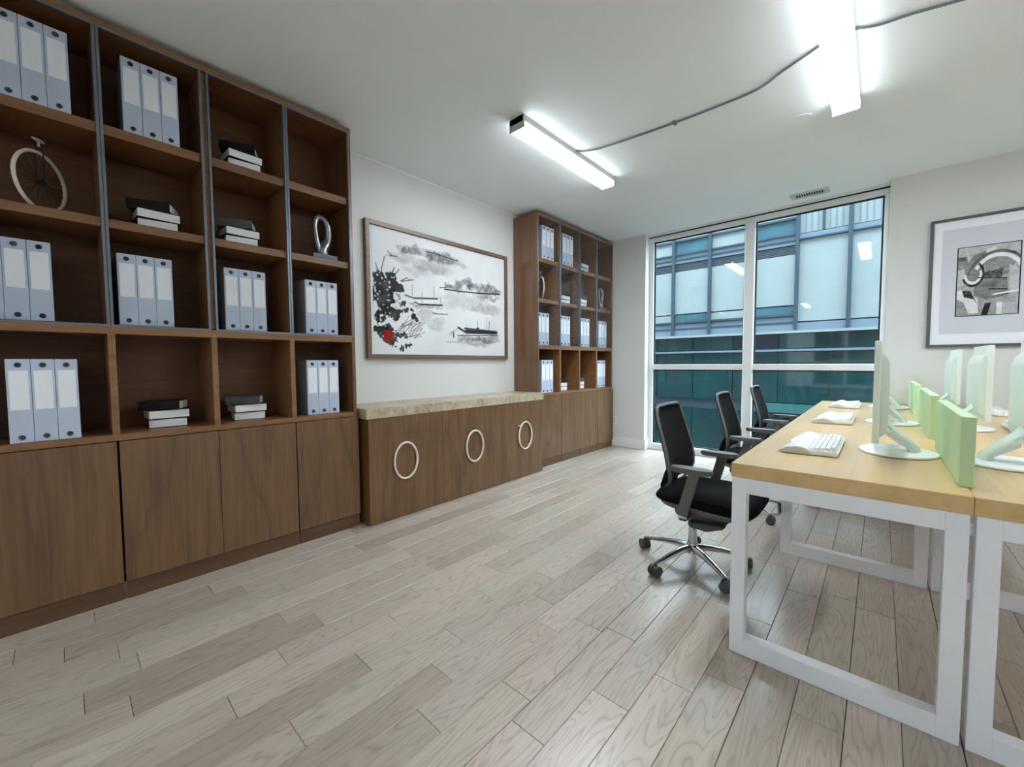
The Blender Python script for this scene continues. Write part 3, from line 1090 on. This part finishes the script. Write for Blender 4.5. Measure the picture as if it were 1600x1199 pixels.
obj('glazing', bx(XW + .027, XW + .029, fi[0], fi[1], fi[2], fi[3]), glassmat('picture_glass', (.98, .98, .98, 1), 0.05, 1.4, -0.03), pt)


def abstract_print(nu=170, nv=250):
    U, V = np.meshgrid(np.linspace(0, 1, nu), np.linspace(0, 1, nv))
    n1 = vnoise(nu, nv, 10, 14, 11); n2 = vnoise(nu, nv, 40, 60, 12); n3 = vnoise(nu, nv, 5, 60, 13)
    g = .42 + .22 * (n1 - .5) + .10 * (n2 - .5)
    def put(m, val, k=.9):
        nonlocal g
        g = np.where(m, g * (1 - k) + (val + .12 * (n2 - .5) + .1 * (n1 - .5)) * k, g)
    def poly(pts):
        m = np.ones_like(U, dtype=bool)
        s = None
        c = np.zeros_like(U)
        inside = np.zeros_like(U, dtype=bool)
        n = len(pts)
        for i in range(n):
            x0, y0 = pts[i]; x1, y1 = pts[(i + 1) % n]
            if y0 == y1: continue
            cr = ((y0 > V) != (y1 > V)) & (U < (x1 - x0) * (V - y0) / (y1 - y0) + x0)
            inside ^= cr
        return inside
    def arc(cx, cy, r, w_, a0, a1, sy=1.0):
        d = np.hypot(U - cx, (V - cy) * sy)
        an = np.degrees(np.arctan2((V - cy) * sy, U - cx)) % 360
        ok = (an >= a0 % 360) & (an <= a1 % 360) if a0 % 360 < a1 % 360 else (an >= a0 % 360) | (an <= a1 % 360)
        return (np.abs(d - r) < w_) & ok
    put(poly([(0, .84), (0, 1), (1, 1), (1, .72), (.7, .9), (.3, .9)]), .52)
    put(poly([(0, .80), (.18, .74), (.16, .86), (0, .86)]), .10)
    put(poly([(0, .66), (.14, .70), (.16, .46), (0, .44)]), .60)
    put(poly([(0, .66), (.0, .80), (.16, .80), (.14, .70)]), .26)
    put(poly([(.12, .72), (.28, .86), (.46, .92), (.44, .66), (.34, .44), (.16, .52)]), .20)
    put(poly([(.46, .92), (.60, .96), (.62, .82), (.50, .78)]), .70)
    put(poly([(.44, .80), (.72, .86), (.92, .72), (.80, .56), (.48, .56)]), .24)
    put(poly([(.46, .62), (.74, .66), (.72, .50), (.42, .52)]), .06)
    put(poly([(.54, .74), (.70, .76), (.68, .64), (.54, .62)]), .30)
    put(poly([(.30, .56), (.80, .50), (.84, .28), (.50, .22), (.30, .30)]), .18)
    put(poly([(.82, .70), (1, .60), (1, .30), (.86, .30)]), .55)
    put(poly([(0, .26), (.14, .34), (.34, .24), (.42, .0), (0, 0)]), .30)
    put(poly([(.02, .38), (.12, .38), (.36, .24), (.38, .04), (.22, .04), (.14, .20), (.02, .26)]), .78)
    put(poly([(.10, .38), (.24, .36), (.38, .14), (.30, .24), (.14, .28)]), .03, 1)
    put(poly([(.42, .0), (.48, .18), (.58, .18), (.52, .0)]), .02, 1)
    put(poly([(.52, .0), (.58, .18), (.66, .18), (.66, 0)]), .34)
    put(poly([(.66, 0), (.66, .18), (.74, .18), (.74, 0)]), .78)
    put(arc(.66, .48, .40, .028, 30, 150, 1.1), .85, 1)
    put(arc(.66, .44, .50, .022, 20, 160, 1.1), .12, 1)
    put(arc(.27, .60, .125, .020, 180, 20), .80, 1)
    put(arc(.27, .60, .165, .018, 200, 60), .03, 1)
    put(poly([(.52, .365), (.82, .345), (.82, .36), (.52, .385)]), .02, 1)
    put(poly([(.58, .28), (.98, .315), (.98, .335), (.62, .305)]), .90, 1)
    put(poly([(.34, .54), (.80, .50), (.80, .515), (.34, .555)]), .03, 1)
    put(poly([(.12, 1), (.18, .80), (.22, .80), (.16, 1)]), .58)
    g += .05 * (n3 - .5)
    g = np.clip(g, .01, .92)
    e = (U < .018) | (U > .982) | (V < .012) | (V > .988)
    g[e] = .01
    return np.stack([g * .98, g, g * 1.03], -1)


pc = thing('framed_print', 'grey-framed black and white abstract print right of the window', 'picture', (.30, YB, 1.265))
y0_, y1_ = YB - .035, YB
ox0, ox1, oz0, oz1 = .292, .964, 1.262, 2.340
fw_ = .022
for q in ((ox0, ox0 + fw_, oz0, oz1), (ox1 - fw_, ox1, oz0, oz1)):
    obj('frame_side', bx(q[0], q[1], y0_, y1_, q[2], q[3], .002), GREYFRAME, pc)
for q in ((ox0 + fw_, ox1 - fw_, oz0, oz0 + fw_), (ox0 + fw_, ox1 - fw_, oz1 - fw_, oz1)):
    obj('frame_rail', bx(q[0], q[1], y0_, y1_, q[2], q[3], .002), GREYFRAME, pc)
obj('mat_board', bx(ox0 + fw_, ox1 - fw_, YB - .020, YB - .002, oz0 + fw_, oz1 - fw_), MATBOARD, pc)
obj('inner_mat', bx(.366, .890, YB - .0225, YB - .019, 1.372, 2.247), MATGREY, pc)
sheet('artwork', pc, (.455, YB - .0245, 1.514), (.345, 0, 0), (0, 0, .572), 170, 250, abstract_print(170, 250), INK, (0, -.002, 0))

# ================================================================== DESKS
DZ0, DZ1 = .703, .757
FY = [1.745, 2.872, 3.96, 5.02]


def desk(x0, x1, label):
    t = thing('office_desk', label, 'desk', ((x0 + x1) / 2, 1.745, 0), 'two long desks back to back')
    obj('tabletop', bx(x0 - .003 if x0 < 0 else .2134, .2126 if x0 < 0 else x1 + .003, 1.742, 5.075, DZ0, DZ1, .0015), DESKTOP, t)
    for y in FY:
        a, b = y, y + .05
        bm = bmesh.new()
        box(bm, x0, x0 + .050, a, b, 0, DZ0 - .0002, .0015)
        box(bm, x1 - .050, x1, a, b, 0, DZ0 - .0002, .0015)
        box(bm, x0 + .050, x1 - .050, a, b, DZ0 - .060, DZ0 - .0002, .0015)
        box(bm, x0 + .050, x1 - .050, a, b, 0, .068, .0015)
        obj('leg_frame', bm, DESKWHITE, t)
    for i in range(3):
        for xx in (x0 + .10, x1 - .14):
            obj('support_rail', bx(xx, xx + .04, FY[i] + .05, FY[i + 1], DZ0 - .045, DZ0 - .0002, .001), DESKWHITE, t)
    return t


desk(-.417, .207, 'long maple-topped desk with white loop legs, beside the chairs')
desk(.219, .843, 'long maple-topped desk with white loop legs, cut by right edge')
for i, (a, b) in enumerate(((1.862, 2.590), (2.905, 3.690), (4.06, 4.85))):
    tag(recentre(obj('desk_divider', bx(.192, .2245, a, b, DZ1, .976, .002), GREEN)),
        '%s of three pale green divider panels between the desks' % ('nearest', 'middle', 'farthest')[i], 'divider', 'green desk dividers')


def make_keyboard():
    t = thing('keyboard', 'x', 'keyboard', (0, 0, DZ1), 'white ergonomic keyboards')
    # body: rises from the palm edge (-x) to a hump, then falls to the back; local x 0..0.205, y 0..0.50
    L = .47
    bm = bmesh.new()
    ny = 16
    prof = lambda s: [(.062 + .004 * s, .004), (.058, .016), (.09, .019), (.14, .021), (.18, .023), (.203, .022), (.208, .014), (.203, .003)]
    prism(bm, [(.060, .003), (.058, .015), (.075, .018), (.14, .021), (.19, .023), (.204, .020), (.207, .012), (.200, .003)], .004, L - .004, 'y', .004)
    obj('body', bm, WHITEPL, t, smooth=True, local=True)
    # palm rest: two lobes with an arched section
    bm = bmesh.new()
    rows = []
    for j in range(ny + 1):
        v = j / ny
        y = v * L
        out = .062 + .062 * (math.sin(PI * min(1, v * 1.0)) * .25 + .75) * (1 - .35 * math.exp(-((v - .5) / .12) ** 2))
        hgt = .030 - .010 * math.exp(-((v - .5) / .16) ** 2)
        row = []
        for i in range(9):
            s = i / 8
            x = .122 - s * out
            z = .004 + hgt * math.sin(PI * (s * .92 + .08)) ** .8 if i < 8 else .004
            row.append(bm.verts.new((x, y, z)))
        rows.append(row)
    for j in range(ny):
        for i in range(8):
            bm.faces.new((rows[j][i], rows[j + 1][i], rows[j + 1][i + 1], rows[j][i + 1]))
    for row in (rows[0], rows[-1]):
        c = [bm.verts.new((v.co.x, v.co.y, .002)) for v in row]
        for i in range(8):
            bm.faces.new((row[i], row[i + 1], c[i + 1], c[i]))
    obj('palm_rest', bm, WHITEPL, t, smooth=True, local=True)
    bm = bmesh.new()
    prism(bm, [(.128, .003), (-.002, .003), (.004, .010), (.03, .026), (.062, .032), (.092, .025), (.118, .010)], -.003, .001, 'y')
    obj('end_cap', bm, GREYPL, t, local=True)
    # keys: five rows across the depth, split and numeric blocks
    bm = bmesh.new()
    for r in range(6):
        x = .088 + r * .0185
        zt = .027 + r * .0022 + (.004 if r == 5 else 0)
        y = .018
        blocks = (6, 6, 3, 4) if r < 5 else (4, 4, 4, 4)
        for nb in blocks:
            for k in range(nb):
                box(bm, x, x + .0155, y, y + .0178, .018, zt, .002)
                y += .0205
            y += .012
    o = obj('keys', bm, WHITEPL, t, local=True, kind='stuff')
    return t


kb = make_keyboard()
SEAT = ('nearest', 'middle', 'farthest')
spots = [(-.320, 2.085, 0, 0), (-.320, 3.215, 0, 1), (-.320, 4.345, 0, 2), (.748, 2.56, PI, 0), (.748, 3.73, PI, 1), (.748, 4.85, PI, 2)]
for i, (x, y, rz, n) in enumerate(spots):
    lab = '%s white ergonomic keyboard on the desk %s' % (SEAT[n], 'beside the chairs' if rz == 0 else 'right of the green dividers')
    o = kb if i == 0 else dup(kb, (0, 0, 0), lab)
    o.location = (x, y, DZ1)
    o.rotation_euler = (0, 0, rz)
    o['label'] = lab


def make_monitor():
    """faces -x; origin at the middle of the foot"""
    t = thing('monitor', 'x', 'monitor', (0, 0, DZ1), 'frosted acrylic monitors')
    bm = bmesh.new()
    n = 40
    for (r0, r1, z0, z1) in ((.98, 1.0, 0, .004), (1.0, .97, .004, .011)):
        pass
    rings = []
    for s, z in ((.965, 0), (1.0, .004), (.985, .009), (.93, .012)):
        rings.append([bm.verts.new((.127 * s * math.cos(2 * PI * k / n), .155 * s * math.sin(2 * PI * k / n), z)) for k in range(n)])
    for A, B in zip(rings, rings[1:]):
        for k in range(n):
            bm.faces.new((A[k], A[(k + 1) % n], B[(k + 1) % n], B[k]))
    bm.faces.new(rings[0][::-1])
    bm.faces.new(rings[-1])
    obj('base', bm, WHITEPL, t, smooth=True, local=True)
    bm = bmesh.new()
    box(bm, -.082, -.060, -.230, .230, .066, .472, .004, 2)
    obj('screen', bm, ACRYLIC, t, local=True)
    bm = bmesh.new()
    prism(bm, [(-.060, .085), (-.038, .105), (-.034, .14), (-.034, .375), (-.044, .405), (-.060, .425)], -.205, .205, 'y', .003)
    obj('rear_shell', bm, ACRYLIC, t, local=True)
    bm = bmesh.new()
    pts = [(-.050, 0, .150), (-.030, 0, .118), (.0, 0, .085), (.030, 0, .052), (.048, 0, .026), (.050, 0, .008)]
    rings = []
    for (x, y, z), (hw, ht) in zip(pts, ((.060, .012), (.056, .012), (.048, .013), (.040, .016), (.042, .020), (.048, .024))):
        rings.append([bm.verts.new((x + ht * math.cos(2 * PI * k / 16) * .9, hw * math.sin(2 * PI * k / 16), z + ht * .35 * math.cos(2 * PI * k / 16))) for k in range(16)])
    for A, B in zip(rings, rings[1:]):
        for k in range(16):
            bm.faces.new((A[k], A[(k + 1) % 16], B[(k + 1) % 16], B[k]))
    bm.faces.new(rings[0][::-1])
    bm.faces.new(rings[-1])
    obj('stand', bm, ACRYLIC, t, smooth=True, local=True)
    bm = bmesh.new()
    prism(bm, [(-.036, .088), (-.036, .070), (.034, .020), (.052, .010), (.060, .026), (.046, .046)], -.012, .012, 'y', .002)
    obj('brace', bm, WHITEPL, t, local=True)
    return t


mon = make_monitor()
mspots = [(.065, 2.385, 0, 0), (.065, 3.50, 0, 1), (.065, 4.64, 0, 2), (.360, 2.375, PI, 0), (.360, 3.485, PI, 1), (.360, 4.62, PI, 2)]
for i, (x, y, rz, n) in enumerate(mspots):
    lab = '%s frosted pale green monitor %s the green dividers' % (SEAT[n], 'left of' if rz == 0 else 'right of')
    o = mon if i == 0 else dup(mon, (0, 0, 0), lab)
    o.location = (x, y, DZ1)
    o.rotation_euler = (0, 0, rz)
    o['label'] = lab


# ================================================================== CHAIRS
def make_chair():
    """faces +x, origin on the floor under the gas column"""
    t = thing('office_chair', 'x', 'chair', (0, 0, 0), 'black mesh swivel chairs at the desk')
    hz = .098
    bm = bmesh.new()
    cyl(bm, (0, 0, .070), (0, 0, .125), .036, .028, 20)
    obj('hub', bm, CHROME, t, smooth=True, local=True)
    for k in range(5):
        a = math.radians(177 + 72 * k)
        ca, sa = math.cos(a), math.sin(a)
        P = lambda r, z: (r * ca, r * sa, z)
        bm = bmesh.new()
        tube(bm, [P(.02, .098), P(.09, .098), P(.17, .088), P(.24, .074), P(.288, .066)], [.026, .022, .018, .014, .011], 10, False, (1.0, .8))
        leg = obj('leg', bm, CHROME, t, smooth=True, local=True)
        # caster: stem, hood and two wheels turned a little off the leg's line
        cb = a + .9 + k * .7
        cx_, cy_ = .288 * ca, .288 * sa
        bm = bmesh.new()
        cyl(bm, (cx_, cy_, .03), (cx_, cy_, .066), .006, None, 8)
        nx, ny_ = math.cos(cb), math.sin(cb)
        for s0, s1 in ((-.026, -.006), (.006, .026)):
            cyl(bm, (cx_ + nx * s0, cy_ + ny_ * s0, .029), (cx_ + nx * s1, cy_ + ny_ * s1, .029), .029, .029, 20)
        cyl(bm, (cx_ - nx * .008, cy_ - ny_ * .008, .032), (cx_ + nx * .008, cy_ + ny_ * .008, .032), .020, None, 12)
        obj('caster', bm, CHAIRDK, leg, smooth=True, local=True)
    bm = bmesh.new()
    cyl(bm, (0, 0, .12), (0, 0, .205), .024, .022, 18)
    obj('column_sleeve', bm, CHROME, t, smooth=True, local=True)
    bm = bmesh.new()
    cyl(bm, (0, 0, .20), (0, 0, .33), .013, None, 14)
    obj('gas_column', bm, CHROME, t, smooth=True, local=True)
    # mechanism box and lever
    bm = bmesh.new()
    prism(bm, [(-.075, .352), (-.070, .300), (-.02, .272), (.10, .268), (.20, .300), (.21, .352)], -.085, .085, 'y', .006)
    obj('tilt_mechanism', bm, CHAIRFR, t, local=True)
    bm = bmesh.new()
    prism(bm, [(.02, .290), (.03, .266), (.12, .262), (.15, .276), (.20, .296), (.18, .310)], -.150, -.085, 'y', .004)
    obj('lever', bm, CHAIRDK, t, local=True)
    # seat shell and cushion
    def slab(prof_lo, prof_hi, hw, mat, name, bev):
        bm = bmesh.new()
        poly = prof_lo + prof_hi[::-1]
        rows = []
        ny_ = 12
        for j in range(ny_ + 1):
            v = -1 + 2 * j / ny_
            sh = 1 - .10 * abs(v) ** 4
            cxm = sum(p[0] for p in poly) / len(poly)
            row = []
            for (x, z) in poly:
                zm = .41
                row.append(bm.verts.new((cxm + (x - cxm) * sh, v * hw, zm + (z - zm) * (1 - .5 * abs(v) ** 6))))
            rows.append(row)
        m = len(poly)
        for j in range(ny_):
            for i in range(m):
                bm.faces.new((rows[j][i], rows[j][(i + 1) % m], rows[j + 1][(i + 1) % m], rows[j + 1][i]))
        bm.faces.new(rows[0][::-1])
        bm.faces.new(rows[-1])
        o_ = obj(name, bm, mat, t, smooth=True, local=True)
        sm = o_.modifiers.new('soften', 'SUBSURF')
        sm.levels = sm.render_levels = 1
        return o_
    slab([(-.135, .385), (-.11, .352), (-.02, .338), (.12, .330), (.22, .330), (.30, .345), (.33, .372)], [(-.13, .40), (-.05, .39), (.1, .38), (.2, .375), (.3, .38), (.325, .39)], .205, CHAIRFR, 'seat_shell', 0)
    slab([(-.155, .415), (-.130, .392), (0, .385), (.15, .375), (.28, .372), (.335, .378), (.352, .405)], [(-.150, .440), (-.10, .462), (.0, .474), (.12, .476), (.24, .472), (.32, .458), (.348, .432)], .228, SEATFAB, 'seat', 0)
    # backrest: grey loop frame with black mesh stretched in it
    prof = [(-.148, .895), (-.140, .86), (-.122, .80), (-.098, .72), (-.078, .65), (-.066, .59), (-.062, .54), (-.074, .49), (-.105, .45), (-.135, .425)]
    hwid = [.165, .182, .188, .192, .196, .198, .186, .150, .120, .105]
    loop = [(x, -h, z) for (x, z), h in zip(prof[::-1], hwid[::-1])]
    loop += [(-.150, -.135, .905), (-.152, 0, .908), (-.150, .135, .905)]
    loop += [(x, h, z) for (x, z), h in zip(prof, hwid)]
    obj('back_frame', tube(bmesh.new(), loop, .0105, 8, False, (1.0, .8)), CHAIRFR, t, smooth=True, local=True)
    bm = bmesh.new()
    rows = []
    for (x, z), h in zip(prof[:8], hwid[:8]):
        row = []
        for j in range(9):
            v = -1 + j / 4
            row.append((x - .022 * (1 - v * v), v * (h - .004), z))
        rows.append(row)
    def grid(off):
        return [[bm.verts.new((p[0] + off, p[1], p[2])) for p in r] for r in rows]
    A, B = grid(.003), grid(-.016)
    nr = len(rows)
    for i in range(nr - 1):
        for j in range(8):
            bm.faces.new((A[i][j], A[i][j + 1], A[i + 1][j + 1], A[i + 1][j]))
            bm.faces.new((B[i][j], B[i + 1][j], B[i + 1][j + 1], B[i][j + 1]))
        bm.faces.new((A[i][0], A[i + 1][0], B[i + 1][0], B[i][0]))
        bm.faces.new((A[i][8], B[i][8], B[i + 1][8], A[i + 1][8]))
    for j in range(8):
        bm.faces.new((A[0][j], B[0][j], B[0][j + 1], A[0][j + 1]))
        bm.faces.new((A[nr - 1][j], A[nr - 1][j + 1], B[nr - 1][j + 1], B[nr - 1][j]))
    obj('backrest', bm, BLACKMESH, t, smooth=True, local=True)
    bm = bmesh.new()
    prism(bm, [(-.080, .60), (-.100, .60), (-.135, .52), (-.160, .44), (-.150, .395), (-.10, .36), (-.03, .345), (-.03, .36), (-.09, .385), (-.128, .42), (-.105, .50)], -.075, .075, 'y', .004)
    obj('back_support', bm, BLACKMESH, t, local=True)
    # arms
    for s in (-1, 1):
        bm = bmesh.new()
        y = s * .247
        outline = []
        for k in range(28):
            a = 2 * PI * k / 28
            cx2 = .068 + .105 * (abs(math.cos(a)) ** .55) * (1 if math.cos(a) > 0 else -1)
            cy2 = y + .036 * (abs(math.sin(a)) ** .75) * (1 if math.sin(a) > 0 else -1)
            outline.append((cx2, cy2))
        prism(bm, outline, .586, .612, 'z', .006)
        arm = obj('armrest', bm, CHAIRFR, t, smooth=True, local=True)
        bm = bmesh.new()
        q = [bm.verts.new(p) for p in ((.060, y - .011, .588), (.112, y - .011, .588), (.112, y + .011, .588), (.060, y + .011, .588),
                                       (.000, y - .011, .365), (.050, y - .011, .352), (.050, y + .011, .352), (.000, y + .011, .365))]
        for f in ((0, 1, 2, 3), (4, 7, 6, 5), (0, 4, 5, 1), (1, 5, 6, 2), (2, 6, 7, 3), (3, 7, 4, 0)):
            bm.faces.new([q[i] for i in f])
        obj('arm_post', bm, CHAIRFR, arm, local=True)
        obj('arm_bracket', box(bmesh.new(), .004, .052, y - (.016 if s > 0 else .002) - (0 if s > 0 else 0), y + (.002 if s > 0 else .016), .338, .366, .003), CHROME, arm, local=True)
        if True:
            obj('arm_bar', box(bmesh.new(), .010, .046, min(y, s * .09), max(y, s * .09), .328, .345, .003), CHAIRDK, arm, local=True)
    return t


ch = make_chair()
for i, (x, y) in enumerate(((-.765, 2.372), (-.765, 3.500), (-.765, 4.630))):
    lab = '%s of three black mesh swivel chairs at the desk' % SEAT[i]
    o = ch if i == 0 else dup(ch, (0, 0, 0), lab)
    o.location = (x, y, 0)
    o['label'] = lab

# ================================================================== OUTSIDE: the office block across the street
FACP = plain('pale_spandrel_glass', srgb(140, 150, 151), 0.25, var=0.04, scale=1.2)
FACB = plain('pale_blue_band', srgb(104, 120, 134), 0.4, var=0.05, scale=1.5)
FACM = plain('blue_grey_mullion', srgb(44, 62, 76), 0.45, var=0.05)
FACL = plain('grey_louvre', srgb(64, 73, 85), 0.5, var=0.08)
FACT = plain('teal_window_glass', srgb(61, 97, 109), 0.1, var=0.25, scale=1.5)
FACD = plain('dark_teal_glass', srgb(4, 50, 52), 0.06, var=0.35, scale=.7)
FACK = plain('deep_navy_glass', srgb(8, 17, 36), 0.08, var=0.4, scale=.8)
FACG = plain('pale_green_rail', srgb(46, 97, 97), 0.4)
ASPH = plain('asphalt', srgb(60, 64, 66), 0.9, var=.2)
FY0 = 14.0
EXT = plain('grey_concrete', srgb(120, 124, 126), 0.8, var=.06)
bm = bmesh.new()
box(bm, -30, XW - .15, YW + .0, YW + .12, -5.2, 14)
box(bm, XR + .15, 30, YW + .0, YW + .12, -5.2, 14)
box(bm, XW - .15, XR + .15, YW + .0, YW + .12, ZC + .15, 14)
box(bm, XW - .15, XR + .15, YW + .0, YW + .12, -5.2, -.121)
struct('wall_exterior', bm, EXT, 'grey concrete outer wall of the building this office is in', cat='wall')
MX = [-13.3 + 1.149 * i for i in range(22)]          # mullion lines
MX = [x for x in MX]
b = thing('office_building', 'glass office building with pale panels and dark lower storey across the street', 'building', (-2, FY0, -5))
obj('core', bx(-14, 12, FY0 + .12, FY0 + 8, -5, 7.3), FACM, b)
SPLIT = -1.81
cols = [-1.81 - 1.149 * i for i in range(10, -1, -1)] + [-1.81 + 1.149 * i for i in range(1, 11)]
for i in range(len(cols) - 1):
    x0, x1 = cols[i] + .03, cols[i + 1] - .03
    left = cols[i + 1] <= SPLIT + .01
    P = lambda nm, z0, z1, m, d=.0: obj(nm, bx(x0, x1, FY0 + d, FY0 + .1, z0, z1), m, b)
    P('band_panel', 2.03, 2.24, FACB)
    if left:
        P('band_panel', 2.27, 2.42, FACB, .03)
        P('vent_window', 2.50, 2.72, FACT if i % 2 else FACP, .05)
        P('large_panel', 2.76, 4.17, FACP, .04)
        for k in range(5):
            z = 4.19 + k * .046
            P('louvre_slat', z, z + .030, FACL, .03)
        P('band_panel', 4.43, 4.54, FACB)
        P('band_panel', 4.57, 4.70, FACB, .03)
        P('vent_window', 4.76, 5.14, FACT if i % 2 else FACP, .05)
        P('large_panel', 5.20, 6.60, FACP, .04)
    else:
        P('large_panel', 2.28, 4.53, FACP, .04)
        P('band_panel', 4.56, 4.70, FACB)
        o = P('blind_window', 4.73, 6.60, FACP, .06)
        bm = bmesh.new()
        n = 9
        for k in range(n):
            x = x0 + .02 + (x1 - x0 - .04) * k / (n - 1)
            box(bm, x - .006, x + .006, FY0 + .035, FY0 + .06, 4.75, 6.55)
        obj('blind_slats', bm, FACB, o)
        if i % 2 == 0: obj('window_post', bx((x0 + x1) / 2 - .03, (x0 + x1) / 2 + .03, FY0 + .01, FY0 + .06, 4.73, 6.6), FACM, o)
    P('large_panel', 6.70, 7.2, FACP, .04)
    P('band_panel', 6.62, 6.68, FACB)
for x in cols:
    obj('mullion', bx(x - .045, x + .045, FY0 - .06, FY0 + .1, 2.03, 7.3), FACM, b)
for z, h, m, d in ((1.985, .035, FACP, .12), (2.465, .03, FACM, .02), (4.555, .02, FACM, .03), (2.255, .02, FACM, .02), (4.72, .025, FACM, .02), (5.17, .03, FACM, .02)):
    obj('rail', bx(cols[0], cols[-1] if z in (1.985, 4.555) else SPLIT, FY0 - d, FY0 + .1, z - h, z + h), m, b)
# dark lower storey, set back, with a thin pale ledge
FB = FY0 + .25
xs = [-13 + 1.2 * i for i in range(20)]
for i in range(len(xs) - 1):
    m = FACD
    obj('upper_pane', bx(xs[i], xs[i + 1] - .02, FB - .2, FB - .12, 1.53, 1.95), FACK if i == 8 else FACD, b)
    obj('lower_pane', bx(xs[i], xs[i + 1] - .02, FB - .2, FB - .12, -.05, 1.42), m, b)
    obj('base_pane', bx(xs[i], xs[i + 1] - .02, FB - .2, FB - .12, -3.0, -.36), FACD, b)
obj('ledge', bx(-13, 9.8, FY0 - .06, FY0 + .14, 1.44, 1.50), FACB, b)
obj('green_rail', bx(-2.8, 9.8, FY0 - .04, FY0 + .14, -.34, -.08), FACG, b)
obj('green_rail', bx(-13, -2.9, FY0 - .04, FY0 + .14, -2.1, -1.9), FACG, b)
tag(obj('street', bx(-60, 60, YW + .6, 60, -5.2, -5), ASPH), 'grey asphalt street between the two buildings', 'street', kind='structure')
